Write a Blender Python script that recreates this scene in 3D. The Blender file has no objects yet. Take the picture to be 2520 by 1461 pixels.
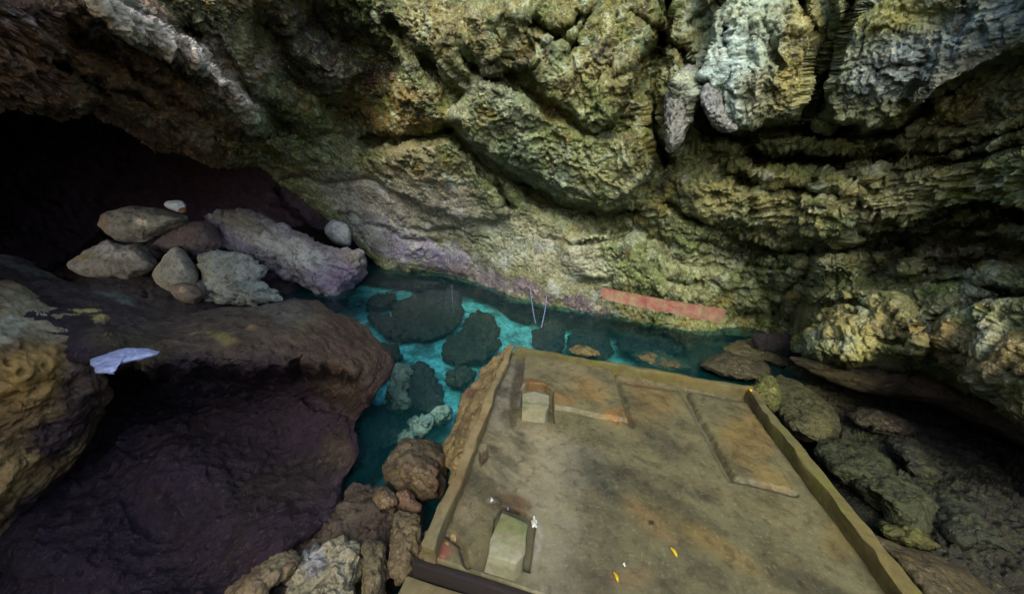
import bpy, bmesh, math, random
import numpy as np

random.seed(7)
rng = np.random.default_rng(11)
SC = bpy.context.scene
COL = SC.collection

# ------------------------------------------------------------------ camera
# measurements are taken on a 2520 x 1461 picture of the place
W0, H0, FPX = 2520.0, 1461.0, 850.0
CX, CY = W0 / 2, H0 / 2
TH, RO = math.radians(19.6), math.radians(4.7)
CAM = np.array([0.0, 0.0, 2.0])
_f = np.array([0, math.cos(TH), -math.sin(TH)])
_r0 = np.array([1.0, 0, 0]); _u0 = np.array([0, math.sin(TH), math.cos(TH)])
_r = math.cos(RO) * _r0 + math.sin(RO) * _u0
_u = -math.sin(RO) * _r0 + math.cos(RO) * _u0


def ray(x, y):
    x = np.asarray(x, float); y = np.asarray(y, float)
    return _f + ((x - CX) / FPX)[..., None] * _r - ((y - CY) / FPX)[..., None] * _u


def at(x, y, D):
    return CAM + ray(x, y) * np.asarray(D, float)[..., None]


def dz(x, y, z):
    """axial distance at which the sight line through (x, y) meets height z"""
    return (z - CAM[2]) / ray(x, y)[..., 2]


def proj(P):
    v = np.asarray(P, float) - CAM; d = v @ _f
    return CX + FPX * (v @ _r) / d, CY - FPX * (v @ _u) / d


def on_z(x, y, z):
    return at(x, y, dz(x, y, z))


# ------------------------------------------------------------------ noise
def _hash(ix, iy, iz, seed):
    h = (ix.astype(np.uint32) * np.uint32(374761393) + iy.astype(np.uint32) * np.uint32(668265263)
         + iz.astype(np.uint32) * np.uint32(2147483647) + np.uint32(seed * 974711 + 12345))
    h = (h ^ (h >> np.uint32(13))) * np.uint32(1274126177)
    h = (h ^ (h >> np.uint32(16))) * np.uint32(2246822519)
    return h ^ (h >> np.uint32(15))


def gnoise(p, seed=0):
    p = np.asarray(p, float)
    i = np.floor(p).astype(np.int64); f = p - i
    w = f * f * f * (f * (f * 6 - 15) + 10)
    out = np.zeros(len(p))
    for dx in (0, 1):
        for dy in (0, 1):
            for d3 in (0, 1):
                h = _hash(i[:, 0] + dx, i[:, 1] + dy, i[:, 2] + d3, seed)
                gx = (h & 1023) / 511.5 - 1; gy = ((h >> 10) & 1023) / 511.5 - 1; gz = ((h >> 20) & 1023) / 511.5 - 1
                g = gx * (f[:, 0] - dx) + gy * (f[:, 1] - dy) + gz * (f[:, 2] - d3)
                ww = (w[:, 0] if dx else 1 - w[:, 0]) * (w[:, 1] if dy else 1 - w[:, 1]) * (w[:, 2] if d3 else 1 - w[:, 2])
                out += g * ww
    return out * 1.15


def fbm(p, octv=4, seed=0, gain=.5):
    a, s, t = 1.0, 0, np.zeros(len(p))
    q = np.asarray(p, float).copy()
    for k in range(octv):
        t += a * gnoise(q, seed + k); s += a
        a *= gain; q = q * 2.03 + 17.3
    return t / s * 1.6


def ridged(p, octv=4, seed=0, gain=.5):
    a, s, t = 1.0, 0, np.zeros(len(p))
    q = np.asarray(p, float).copy()
    for k in range(octv):
        t += a * (1 - np.abs(gnoise(q, seed + k)) * 2.2); s += a
        a *= gain; q = q * 2.03 + 9.1
    return t / s


def worley(p, seed=0):
    p = np.asarray(p, float)
    i = np.floor(p).astype(np.int64); f = p - i
    f1 = np.full(len(p), 9.0); f2 = np.full(len(p), 9.0); cid = np.zeros(len(p))
    for dx in (-1, 0, 1):
        for dy in (-1, 0, 1):
            for d3 in (-1, 0, 1):
                h = _hash(i[:, 0] + dx, i[:, 1] + dy, i[:, 2] + d3, seed)
                px = dx + (h & 1023) / 1023 - f[:, 0]; py = dy + ((h >> 10) & 1023) / 1023 - f[:, 1]
                pz = d3 + ((h >> 20) & 1023) / 1023 - f[:, 2]
                d = px * px + py * py + pz * pz
                n1 = d < f1
                f2 = np.where(n1, f1, np.minimum(f2, d)); cid = np.where(n1, (h >> 7) % 1000 / 1000.0, cid)
                f1 = np.where(n1, d, f1)
    return np.sqrt(f1), np.sqrt(f2), cid


def sstep(a, b, x):
    t = np.clip((x - a) / (b - a), 0, 1)
    return t * t * (3 - 2 * t)


# ------------------------------------------------------------------ plane geometry helpers
def seg_dist(px, py, pts, closed=False):
    d = np.full(len(px), 1e9)
    pts = list(pts) + ([pts[0]] if closed else [])
    for (x0, y0), (x1, y1) in zip(pts[:-1], pts[1:]):
        vx, vy = x1 - x0, y1 - y0
        t = np.clip(((px - x0) * vx + (py - y0) * vy) / (vx * vx + vy * vy + 1e-9), 0, 1)
        d = np.minimum(d, np.hypot(px - x0 - t * vx, py - y0 - t * vy))
    return d


def inside(px, py, pts):
    c = np.zeros(len(px), bool)
    n = len(pts)
    for k in range(n):
        x0, y0 = pts[k]; x1, y1 = pts[(k + 1) % n]
        if y0 == y1:
            continue
        hit = ((y0 > py) != (y1 > py)) & (px < (x1 - x0) * (py - y0) / (y1 - y0) + x0)
        c ^= hit
    return c


def sdist(px, py, pts):
    d = seg_dist(px, py, pts, True)
    return np.where(inside(px, py, pts), d, -d)


def tps(ctrl, reg=1e-3):
    """smooth field through (x, y, value) points"""
    c = np.array(ctrl, float); X = c[:, :2] / 1000
    n = len(c)
    r2 = ((X[:, None] - X[None]) ** 2).sum(-1)
    K = r2 * np.log(r2 + 1e-9) + np.eye(n) * reg
    Q = np.hstack([np.ones((n, 1)), X])
    A = np.block([[K, Q], [Q.T, np.zeros((3, 3))]])
    sol = np.linalg.solve(A, np.concatenate([np.log(c[:, 2]), np.zeros(3)]))

    def f(px, py):
        px = np.asarray(px, float) / 1000; py = np.asarray(py, float) / 1000
        v = sol[n] + sol[n + 1] * px + sol[n + 2] * py
        for k in range(n):
            rr = (px - X[k, 0]) ** 2 + (py - X[k, 1]) ** 2
            v = v + sol[k] * rr * np.log(rr + 1e-9)
        return np.exp(v)
    return f


def polyline(pts):
    a = np.array(pts, float)
    return lambda x: np.interp(x, a[:, 0], a[:, 1])


# ------------------------------------------------------------------ mesh making
def lin(c):
    c = np.asarray(c, float) / 255.0
    return np.where(c <= .04045, c / 12.92, ((c + .055) / 1.055) ** 2.4)


def tag(o, label=None, cat=None, group=None, kind=None):
    if label: o['label'] = label
    if cat: o['category'] = cat
    if group: o['group'] = group
    if kind: o['kind'] = kind
    return o


def add_obj(name, verts, faces, mat=None, cols=None, smooth=True, parent=None):
    me = bpy.data.meshes.new(name)
    verts = np.asarray(verts, float)
    if isinstance(faces, np.ndarray):
        nf = len(faces); k = faces.shape[1]
        me.vertices.add(len(verts)); me.vertices.foreach_set('co', verts.astype(np.float32).ravel())
        me.loops.add(nf * k); me.loops.foreach_set('vertex_index', faces.astype(np.int32).ravel())
        me.polygons.add(nf); me.polygons.foreach_set('loop_start', np.arange(0, nf * k, k, dtype=np.int32))
        me.polygons.foreach_set('loop_total', np.full(nf, k, dtype=np.int32))
        me.update(calc_edges=True); me.validate()
    else:
        me.from_pydata([tuple(v) for v in verts], [], faces)
    if smooth:
        me.polygons.foreach_set('use_smooth', np.ones(len(me.polygons), bool))
    if cols is not None and len(me.vertices) == len(cols):
        at_ = me.attributes.new('stone', 'FLOAT_COLOR', 'POINT')
        rgba = np.ones((len(cols), 4), np.float32); rgba[:, :3] = cols
        at_.data.foreach_set('color', rgba.ravel())
    if mat: me.materials.append(mat)
    o = bpy.data.objects.new(name, me); COL.objects.link(o)
    if parent: o.parent = parent
    return o


def grid_faces(nr, nc, flip=False, wrap=False):
    m = nc if wrap else nc - 1
    r, c = np.meshgrid(np.arange(nr - 1), np.arange(m), indexing='ij')
    c2 = (c + 1) % nc
    a = r * nc + c; b = r * nc + c2; d = (r + 1) * nc + c; e = (r + 1) * nc + c2
    f = np.stack([a, d, e, b], -1).reshape(-1, 4)
    return f[:, ::-1] if flip else f


def grid_normals(P, nr, nc):
    G = P.reshape(nr, nc, 3)
    du = np.gradient(G, axis=1); dv = np.gradient(G, axis=0)
    n = np.cross(dv, du).reshape(-1, 3)
    n /= np.linalg.norm(n, axis=1, keepdims=True) + 1e-12
    s = np.sign(((CAM - P) * n).sum(1)); s[s == 0] = 1
    return n * s[:, None]


# ------------------------------------------------------------------ materials
def new_mat(name):
    m = bpy.data.materials.new(name); m.use_nodes = True
    nt = m.node_tree
    for n in list(nt.nodes): nt.nodes.remove(n)
    out = nt.nodes.new('ShaderNodeOutputMaterial'); b = nt.nodes.new('ShaderNodeBsdfPrincipled')
    nt.links.new(b.outputs[0], out.inputs[0])
    return m, nt, b, out


def nd(nt, t, **kw):
    n = nt.nodes.new(t)
    for k, v in kw.items():
        if k in ('operation', 'blend_type', 'data_type', 'attribute_name', 'feature', 'noise_dimensions', 'distance', 'attribute_type', 'clamp'):
            setattr(n, k, v)
        else:
            n.inputs[k].default_value = v
    return n


def ramp(nt, src, stops):
    n = nt.nodes.new('ShaderNodeValToRGB')
    cr = n.color_ramp
    while len(cr.elements) < len(stops): cr.elements.new(.5)
    for e, (p, c) in zip(cr.elements, stops):
        e.position = p; e.color = (*c, 1) if len(c) == 3 else c
    nt.links.new(src, n.inputs[0])
    return n


def mixc(nt, fac, a, b, mode='MIX'):
    n = nt.nodes.new('ShaderNodeMix'); n.data_type = 'RGBA'; n.blend_type = mode
    for s, v in ((n.inputs['Factor'], fac), (n.inputs[6], a), (n.inputs[7], b)):
        if isinstance(v, (int, float)): s.default_value = v
        elif isinstance(v, tuple): s.default_value = (*v, 1)
        else: nt.links.new(v, s)
    return n.outputs[2]


def noise(nt, vec, scale, detail=4, rough=.55, dist=0):
    n = nt.nodes.new('ShaderNodeTexNoise')
    n.inputs['Scale'].default_value = scale; n.inputs['Detail'].default_value = detail
    n.inputs['Roughness'].default_value = rough; n.inputs['Distortion'].default_value = dist
    nt.links.new(vec, n.inputs['Vector'])
    return n


def rock_material(name, speck=.5, bump=.6, scale=1.0, rough=.8, pale=(.42, .42, .36), dark=(.035, .03, .025), stain=(.16, .13, .03), spec=.35, pit=.75, fine=46, wet=.3):
    m, nt, b, out = new_mat(name)
    geo = nt.nodes.new('ShaderNodeNewGeometry'); pos = geo.outputs['Position']
    att = nd(nt, 'ShaderNodeAttribute', attribute_name='stone'); base = att.outputs['Color']
    n1 = noise(nt, pos, 5 * scale, 5, .6); n2 = noise(nt, pos, 17 * scale, 5, .65, .3); n3 = noise(nt, pos, fine * scale, 4, .7)
    n4 = noise(nt, pos, 9 * scale, 6, .7, .6)
    # tone: large and small mottling of the mineral
    t1 = ramp(nt, n1.outputs[0], [(.3, (.5, .48, .44)), (.5, (1, 1, 1)), (.7, (1.18, 1.18, 1.16))])
    c = mixc(nt, .8, base, t1.outputs[0], 'MULTIPLY')
    t2 = ramp(nt, n2.outputs[0], [(.34, (.20, .18, .15)), (.47, (1, 1, 1)), (.66, (1.12, 1.12, 1.1))])
    c = mixc(nt, pit, c, t2.outputs[0], 'MULTIPLY')
    # ochre algae film
    ms = ramp(nt, n4.outputs[0], [(.54, (0, 0, 0)), (.66, (1, 1, 1))])
    mm = nd(nt, 'ShaderNodeMath', operation='MULTIPLY'); nt.links.new(ms.outputs[0], mm.inputs[0]); mm.inputs[1].default_value = .35
    c = mixc(nt, mm.outputs[0], c, stain)
    # pale crystals and dark pits
    mp = ramp(nt, n3.outputs[0], [(.57, (0, 0, 0)), (.68, (1, 1, 1))])
    mp2 = nd(nt, 'ShaderNodeMath', operation='MULTIPLY'); nt.links.new(mp.outputs[0], mp2.inputs[0]); mp2.inputs[1].default_value = speck
    pc = mixc(nt, 1.0, mixc(nt, .5, base, pale), (1.5, 1.5, 1.5), 'MULTIPLY')
    c = mixc(nt, mp2.outputs[0], c, pc)
    md = ramp(nt, n3.outputs[0], [(.3, (1, 1, 1)), (.42, (0, 0, 0))])
    md2 = nd(nt, 'ShaderNodeMath', operation='MULTIPLY'); nt.links.new(md.outputs[0], md2.inputs[0]); md2.inputs[1].default_value = speck
    c = mixc(nt, md2.outputs[0], c, mixc(nt, .75, base, dark))
    nt.links.new(c, b.inputs['Base Color'])
    rr = ramp(nt, n4.outputs[0], [(.36, (max(.25, rough - wet),) * 3), (.6, (rough + .1,) * 3)])
    nt.links.new(rr.outputs[0], b.inputs['Roughness'])
    b.inputs['Specular IOR Level'].default_value = spec
    bp = nd(nt, 'ShaderNodeBump', Strength=bump, Distance=.03)
    add = nd(nt, 'ShaderNodeMath', operation='ADD')
    h1 = nd(nt, 'ShaderNodeMath', operation='MULTIPLY'); nt.links.new(n2.outputs[0], h1.inputs[0]); h1.inputs[1].default_value = 1.6
    nt.links.new(h1.outputs[0], add.inputs[0]); nt.links.new(n3.outputs[0], add.inputs[1])
    nt.links.new(add.outputs[0], bp.inputs['Height']); nt.links.new(bp.outputs[0], b.inputs['Normal'])
    return m


M = {}
M['wall'] = rock_material('cave_limestone', speck=.85, bump=.8, fine=34, wet=.5, spec=.6)
M['concrete'] = rock_material('worn_concrete', speck=.22, bump=.14, scale=1.2, rough=.7, pale=(.3, .28, .22), dark=(.05, .045, .03), stain=(.10, .075, .03), pit=.45, fine=40)
M['smooth'] = rock_material('worn_limestone', speck=.25, bump=.4)
M['craggy'] = rock_material('pitted_limestone', speck=.75, bump=.9, scale=1.3)
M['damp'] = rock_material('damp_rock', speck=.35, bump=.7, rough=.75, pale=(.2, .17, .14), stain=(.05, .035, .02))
M['moss'] = rock_material('mossy_rock', speck=.3, bump=.6, pale=(.2, .22, .1), stain=(.09, .1, .02))
M['sunken'] = rock_material('sunken_rock', speck=.3, bump=.5, pale=(.2, .22, .2), stain=(.04, .05, .03))


# ------------------------------------------------------------------ colours of the stone, area by area
def paint(px, py, P, base, blobs, seed=0, warp=26):
    """mineral and algae colours, with shade painted into some patches: base plus patches (x, y, rx, ry, angle, rgb255, strength)"""
    q = P * 1.6
    wx = px + warp * fbm(q, 4, 31 + seed); wy = py + warp * fbm(q + 40, 4, 37 + seed)
    brk = fbm(P * 4.5, 4, 51 + seed, .6)
    c = np.tile(lin(base), (len(px), 1))
    for (x, y, rx, ry, ang, rgb, s) in blobs:
        ca, sa = math.cos(math.radians(ang)), math.sin(math.radians(ang))
        dx, dy = wx - x, wy - y
        e = ((dx * ca + dy * sa) / rx) ** 2 + ((-dx * sa + dy * ca) / ry) ** 2
        w = np.exp(-e) + .42 * brk * np.exp(-e * .5)
        w = sstep(.12, .72, w) * s
        c = c * (1 - w[:, None]) + lin(rgb) * w[:, None]
    return c


# ------------------------------------------------------------------ solid boulders from an outline, a distance and a thickness
def closed_curve(pts, n):
    a = np.array(pts, float); m = len(a)
    out = []
    per = 12
    for k in range(m):
        p0, p1, p2, p3 = a[k - 1], a[k], a[(k + 1) % m], a[(k + 2) % m]
        for t in np.linspace(0, 1, per, endpoint=False):
            out.append(.5 * ((2 * p1) + (-p0 + p2) * t + (2 * p0 - 5 * p1 + 4 * p2 - p3) * t * t + (-p0 + 3 * p1 - 3 * p2 + p3) * t ** 3))
    o = np.array(out); o2 = np.vstack([o, o[:1]])
    L = np.concatenate([[0], np.cumsum(np.hypot(*np.diff(o2, axis=0).T))])
    s = np.linspace(0, L[-1], n, endpoint=False)
    return np.stack([np.interp(s, L, o2[:, 0]), np.interp(s, L, o2[:, 1])], 1)


def boulder(name, outline, D, thick, bulge=None, slope=(0, 0), mat='smooth', base=(120, 112, 98), blobs=(), amp=.05, freq=2.5,
            cuts=7, lump=.0, seed=1, na=150, nr=42, center=None, parent=None, crag=0.0, field=None, profile=.5):
    oc = closed_curve(outline, na)
    c = np.array(center, float) if center else oc.mean(0)
    if bulge is None: bulge = thick * .5
    s = np.sin(np.linspace(0.02, math.pi / 2, nr))
    S, A = np.meshgrid(s, np.arange(na), indexing='ij')
    px = c[0] + (oc[A, 0] - c[0]) * S; py = c[1] + (oc[A, 1] - c[1]) * S
    Dp = (field(px.ravel(), py.ravel()).reshape(px.shape) if field
          else D + slope[0] * (px - c[0]) / 100 + slope[1] * (py - c[1]) / 100)
    dome = np.clip(1 - S ** 2.4, 0, 1) ** profile
    front = at(px.ravel(), py.ravel(), (Dp + bulge * (1 - dome)).ravel())
    nb = max(10, nr // 3)
    sb = np.sin(np.linspace(math.pi / 2, .02, nb))[1:]
    S2, A2 = np.meshgrid(sb, np.arange(na), indexing='ij')
    px2 = c[0] + (oc[A2, 0] - c[0]) * S2; py2 = c[1] + (oc[A2, 1] - c[1]) * S2
    Dp2 = (field(px2.ravel(), py2.ravel()).reshape(px2.shape) if field
           else D + slope[0] * (px2 - c[0]) / 100 + slope[1] * (py2 - c[1]) / 100)
    back = at(px2.ravel(), py2.ravel(), (Dp2 + bulge + thick * np.clip(1 - S2 ** 2.4, 0, 1) ** .5).ravel())
    P = np.vstack([front, back])
    n_r = nr + nb - 1
    cen = P.mean(0)
    r = np.random.default_rng(seed)
    ext = np.percentile(np.linalg.norm(P - cen, axis=1), 90)
    for k in range(cuts):
        n = r.normal(size=3); n[1] -= .6; n /= np.linalg.norm(n)
        d = (P - cen) @ n
        h = d.max() * r.uniform(.78, .92)
        P = P - (np.maximum(0, d - h) * .8)[:, None] * n
    N = grid_normals(P, n_r, na)
    sgn = np.sign(((P - cen) * N).sum(1)); N = N * np.where(sgn == 0, 1, sgn)[:, None]
    rim = np.concatenate([np.ones(na * nr), np.ones(len(back))])
    sh = seed * 3.7
    d = amp * fbm(P * freq + sh, 5, seed, .5)
    if lump:
        f1, f2, ci = worley(P * freq * 1.6 + .25 * fbm(P * 3, 2, 5)[:, None] + sh, seed)
        d += lump * (np.minimum(f2 - f1, .4) / .4 - .6 + (ci - .5) * .6)
    if crag:
        d += crag * (ridged(P * freq * 3 + sh, 4, seed + 9) - .6)
        f1, f2, ci = worley(P * freq * 5 + sh, seed + 3)
        d -= crag * .9 * sstep(.35, .1, f1)
    d += .35 * amp * fbm(P * freq * 4 + sh, 4, seed + 21, .6)
    P = P + N * (d * rim)[:, None]
    pxa = np.concatenate([px.ravel(), px2.ravel()]); pya = np.concatenate([py.ravel(), py2.ravel()])
    cols = paint(pxa, pya, P, base, blobs, seed)
    cols *= (1 + .22 * fbm(P * 3 + sh, 3, seed + 77))[:, None]
    F = grid_faces(n_r, na, wrap=True, flip=True)
    cap = np.array([[0, 0, 0, 0]])
    # close the two poles with a centre vertex
    P = np.vstack([P, P[:na].mean(0), P[-na:].mean(0)])
    cols = np.vstack([cols, cols[:na].mean(0), cols[-na:].mean(0)])
    i0, i1 = len(P) - 2, len(P) - 1
    k = np.arange(na); k2 = (k + 1) % na
    base_i = (n_r - 1) * na
    allf = [tuple(f) for f in F.tolist()] + [(i0, int(a), int(b_)) for a, b_ in zip(k, k2)] + [(i1, int(base_i + b_), int(base_i + a)) for a, b_ in zip(k, k2)]
    o = add_obj(name, P, allf, M[mat], np.clip(cols, 0, 1), parent=parent)
    return o


# ------------------------------------------------------------------ cave wall and overhang (one shell)
LIP = [(-500, 190), (-200, 225), (0, 258), (120, 276), (230, 275), (320, 320), (380, 362), (470, 386), (560, 402), (632, 405), (680, 440),
       (720, 470), (800, 532), (868, 588), (905, 630), (945, 662), (1000, 668), (1090, 672), (1150, 690), (1200, 708), (1300, 742), (1400, 762),
       (1500, 778), (1620, 797), (1720, 815), (1880, 822), (1940, 850), (1985, 880), (2080, 893), (2160, 888), (2230, 905), (2330, 930),
       (2420, 975), (2519, 1040), (2700, 1130), (3000, 1250)]
lipf = polyline(LIP)


def wz(x, y):
    return (x, y, float(dz(x, y, -.02)))


WALL_CTRL = [
    (-450, -700, 1.9), (0, -700, 2.7), (600, -700, 3.8), (1260, -700, 4.2), (1900, -700, 3.3), (2519, -700, 1.9), (2950, -700, 1.4),
    (-450, -300, 1.8), (0, -300, 2.4), (600, -300, 3.6), (1260, -300, 4.0), (1900, -300, 3.3), (2519, -300, 2.1), (2950, -300, 1.5),
    (-450, 0, 1.8), (0, 0, 2.3), (300, 0, 2.9), (600, 0, 3.5), (900, 0, 4.1), (1250, 0, 3.9), (1600, 0, 3.7), (1900, 0, 3.2), (2250, 0, 2.7), (2519, 0, 2.3), (2950, 0, 1.6),
    (-450, 180, 1.95), (0, 220, 2.6), (300, 220, 3.5), (600, 220, 4.1), (850, 200, 4.5), (1150, 220, 4.4), (1400, 250, 4.2), (1650, 250, 3.8), (1900, 250, 3.4), (2250, 250, 2.85), (2519, 250, 2.4),
    (630, 390, 5.6), (900, 400, 5.9), (1100, 400, 5.3), (1400, 400, 4.7), (1650, 420, 4.3), (1900, 400, 3.8), (2250, 400, 3.1), (2519, 400, 2.45), (2950, 400, 1.6),
    (860, 570, 6.7), (1100, 550, 6.2), (1300, 550, 5.6), (1500, 550, 5.0), (1700, 550, 4.5), (2000, 550, 3.8), (2300, 600, 3.1), (2519, 600, 2.5),
    wz(950, 664), wz(1090, 672), wz(1200, 708), wz(1300, 742), wz(1500, 778), wz(1720, 815), wz(1880, 822),
    (1985, 880, 3.6), (2100, 800, 3.5), (2160, 888, 3.2), (2300, 800, 2.8), (2330, 930, 2.7), (2519, 900, 2.2), (2519, 1040, 2.05), (2950, 1200, 1.5), (2950, 800, 1.6)]
wall_field = tps(WALL_CTRL)

# slabs and blocks that stand proud of the wall: (outline, how far, width of the edge)
PLATES = [
    ([(1110, 290), (1180, 180), (1270, 230), (1370, 280), (1440, 330), (1600, 330), (1620, 420), (1560, 480), (1500, 522), (1430, 505), (1330, 455), (1250, 420), (1170, 360)], .40, 26),
    ([(1240, 0), (1420, -60), (1640, -40), (1650, 60), (1580, 150), (1540, 240), (1480, 330), (1400, 290), (1330, 230), (1290, 170), (1190, 190), (1130, 110), (1160, 20)], .38, 34),
    ([(1700, -120), (2010, -120), (2020, 60), (1990, 180), (1960, 290), (1850, 318), (1790, 325), (1760, 290), (1720, 200), (1740, 90)], .36, 22),
    ([(1636, 258), (1660, 190), (1705, 165), (1722, 205), (1700, 300), (1668, 362), (1645, 372), (1640, 320)], .42, 16),
    ([(2050, -80), (2330, -120), (2620, -120), (2620, 110), (2420, 190), (2290, 245), (2200, 300), (2140, 330), (2060, 310), (2030, 260), (2060, 130)], .32, 22),
    ([(1650, 440), (1800, 400), (2000, 420), (2200, 400), (2420, 380), (2620, 330), (2620, 520), (2440, 545), (2300, 560), (2150, 600), (1960, 612), (1800, 590), (1700, 545)], .18, 36),
    ([(180, -20), (300, -20), (420, 40), (520, 110), (590, 190), (640, 270), (600, 280), (520, 215), (430, 150), (300, 80)], .26, 26),
    ([(-200, -60), (180, 0), (420, 160), (640, 290), (760, 400), (640, 404), (470, 385), (330, 320), (230, 270), (0, 250), (-200, 210)], .25, 50),
    ([(900, 400), (1010, 345), (1110, 335), (1200, 395), (1260, 520), (1200, 560), (1050, 520), (960, 470)], .22, 26),
    ([(1360, 590), (1460, 560), (1560, 600), (1700, 650), (1850, 680), (1900, 760), (1780, 775), (1600, 740), (1450, 700), (1380, 650)], .20, 40),
    ([(1960, 800), (1990, 720), (2080, 690), (2200, 720), (2290, 800), (2260, 895), (2160, 888), (2080, 893), (1985, 880)], .32, 28),
    ([(2280, 790), (2400, 740), (2620, 720), (2620, 1000), (2519, 1000), (2420, 930), (2330, 900)], .18, 40),
    ([(1990, 640), (2030, 620), (2090, 640), (2080, 670), (2030, 690), (2000, 680)], .22, 18),
    ([(1000, 600), (1080, 590), (1160, 640), (1150, 690), (1060, 672), (950, 665)], .16, 24),
]
# clefts and hollows: (line, how deep, width)
CLEFTS = [
    ([(900, 350), (990, 342), (1090, 325), (1120, 310)], .55, 20),
    ([(1110, 325), (1200, 405), (1300, 470), (1410, 520), (1500, 530), (1560, 520)], .55, 20),
    ([(1180, 420), (1230, 470), (1250, 505)], .35, 12),
    ([(780, 60), (860, 110), (920, 170), (900, 250)], .75, 90),
    ([(650, 60), (700, 170), (790, 240), (880, 320)], .55, 60),
    ([(1060, 170), (1130, 250)], .40, 40),
    ([(1640, 0), (1630, 120), (1600, 230), (1610, 330), (1640, 400)], .50, 30),
    ([(1730, 250), (1740, 330), (1800, 350), (1850, 350)], 0.30, 19),
    ([(2030, 60), (2010, 190), (1980, 300), (2010, 330)], 0.30, 15),
    ([(1800, 330), (1950, 330), (2050, 335), (2130, 345), (2220, 320), (2290, 250)], 0.28, 15),
    ([(1750, 385), (1900, 395), (2050, 400), (2200, 380)], 0.30, 23),
    ([(2290, 250), (2420, 180), (2560, 110)], 0.12, 12),
    ([(2150, 400), (2350, 360), (2560, 300)], 0.15, 11),
    ([(1820, 450), (1900, 470), (2000, 440)], 0.15, 16),
    ([(1640, 500), (1760, 560), (1850, 605), (1980, 625), (2150, 610), (2300, 570), (2450, 545), (2600, 520)], 0.30, 18),
    ([(1960, 600), (2100, 610), (2250, 600), (2420, 600), (2600, 640)], 0.33, 42),
    ([(2000, 700), (1960, 760), (1930, 800)], 0.23, 23),
    ([(2130, 650), (2160, 690), (2260, 680), (2400, 660)], 0.20, 28),
    ([(2270, 810), (2330, 770), (2440, 740), (2560, 720)], 0.15, 15),
    ([(1270, 430), (1330, 500), (1420, 545), (1560, 560), (1650, 600)], .28, 26),
    ([(200, 90), (380, 210), (520, 300), (640, 340)], .25, 30),
    ([(450, 70), (540, 150), (620, 240), (700, 320)], .40, 28),
    ([(1430, 600), (1520, 590), (1560, 575)], .16, 10),
    ([(1160, 60), (1180, 160)], .25, 18), ([(1320, 60), (1420, 110)], .25, 16), ([(1450, 40), (1400, 130)], .22, 14),
    ([(1880, 60), (1920, 160)], 0.11, 9), ([(1700, 60), (1760, 20), (1820, -30)], 0.12, 11),
    ([(1420, 700), (1500, 690)], .12, 10),
    # finer cracks
    ([(1170, 381), (1210, 428), (1240, 470), (1257, 514)], .20, 11), ([(1397, 468), (1440, 480), (1470, 498)], .14, 9), ([(1170, 160), (1237, 160), (1290, 220), (1357, 287)], .14, 12),
    ([(1470, 200), (1544, 167), (1624, 127)], .18, 14), ([(1357, 107), (1410, 60), (1424, 40)], .18, 12), ([(1624, 80), (1684, 120), (1704, 174), (1724, 280), (1771, 327), (1865, 387)], .24, 18),
    ([(1591, 287), (1620, 340), (1638, 400)], .22, 12), ([(1871, 394), (1972, 387), (2038, 400), (2105, 427)], .28, 26), ([(1771, 427), (1878, 461), (1972, 467), (2072, 487)], .26, 22),
    ([(1845, 467), (1851, 528)], .22, 13), ([(1704, 534), (1805, 554), (1905, 574)], .20, 14), ([(1724, 588), (1805, 621), (1905, 621), (1985, 601), (2072, 568)], .24, 16),
    ([(1992, 621), (1985, 681), (1931, 721), (1905, 788)], .24, 15), ([(2139, 548), (2239, 554), (2339, 528), (2439, 508), (2519, 534)], .26, 16), ([(2105, 574), (2205, 581), (2239, 614), (2125, 681)], .28, 20),
    ([(2098, 0), (2072, 87), (2038, 200), (2005, 280)], .28, 15), ([(1972, 0), (2005, 80)], .18, 12), ([(1965, 320), (2038, 327), (2105, 314)], .22, 12), ([(2212, 280), (2252, 227)], .12, 13),
    ([(2172, 427), (2305, 400), (2439, 374), (2519, 360)], .20, 12), ([(1457, 528), (1504, 581), (1544, 561)], .16, 10), ([(1357, 588), (1410, 608), (1464, 588)], .12, 9),
    ([(1120, 90), (1150, 150), (1210, 200)], .20, 14), ([(1240, 20), (1265, 90), (1250, 150)], .18, 12), ([(960, 60), (1010, 130), (1080, 180)], .25, 20), ([(1550, 30), (1600, 60), (1640, 100)], .18, 12),
    ([(1780, 60), (1800, 140), (1790, 200)], .14, 10), ([(1850, 20), (1838, 100), (1846, 150)], .14, 10), ([(1760, 630), (1850, 650), (1930, 660)], .14, 11), ([(1600, 640), (1640, 690), (1720, 700)], .12, 10),
    ([(1990, 760), (2060, 740), (2140, 760)], .14, 10), ([(2050, 840), (2130, 830), (2220, 850)], .10, 9), ([(700, 430), (800, 450), (900, 440), (960, 470)], .14, 12), ([(840, 520), (930, 560), (1000, 590), (1090, 600)], .10, 8),
    ([(1000, 560), (1060, 575), (1130, 560)], .08, 8), ([(520, 330), (600, 350), (690, 400)], .16, 12), ([(100, 150), (240, 190), (380, 260)], .16, 14), ([(0, 120), (120, 150), (260, 230)], .14, 14),
    ([(2300, 700), (2380, 690), (2480, 720)], .18, 13), ([(2350, 860), (2430, 880), (2519, 930)], .14, 12), ([(2290, 640), (2360, 650), (2440, 640), (2519, 660)], .2, 16),
]

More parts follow.
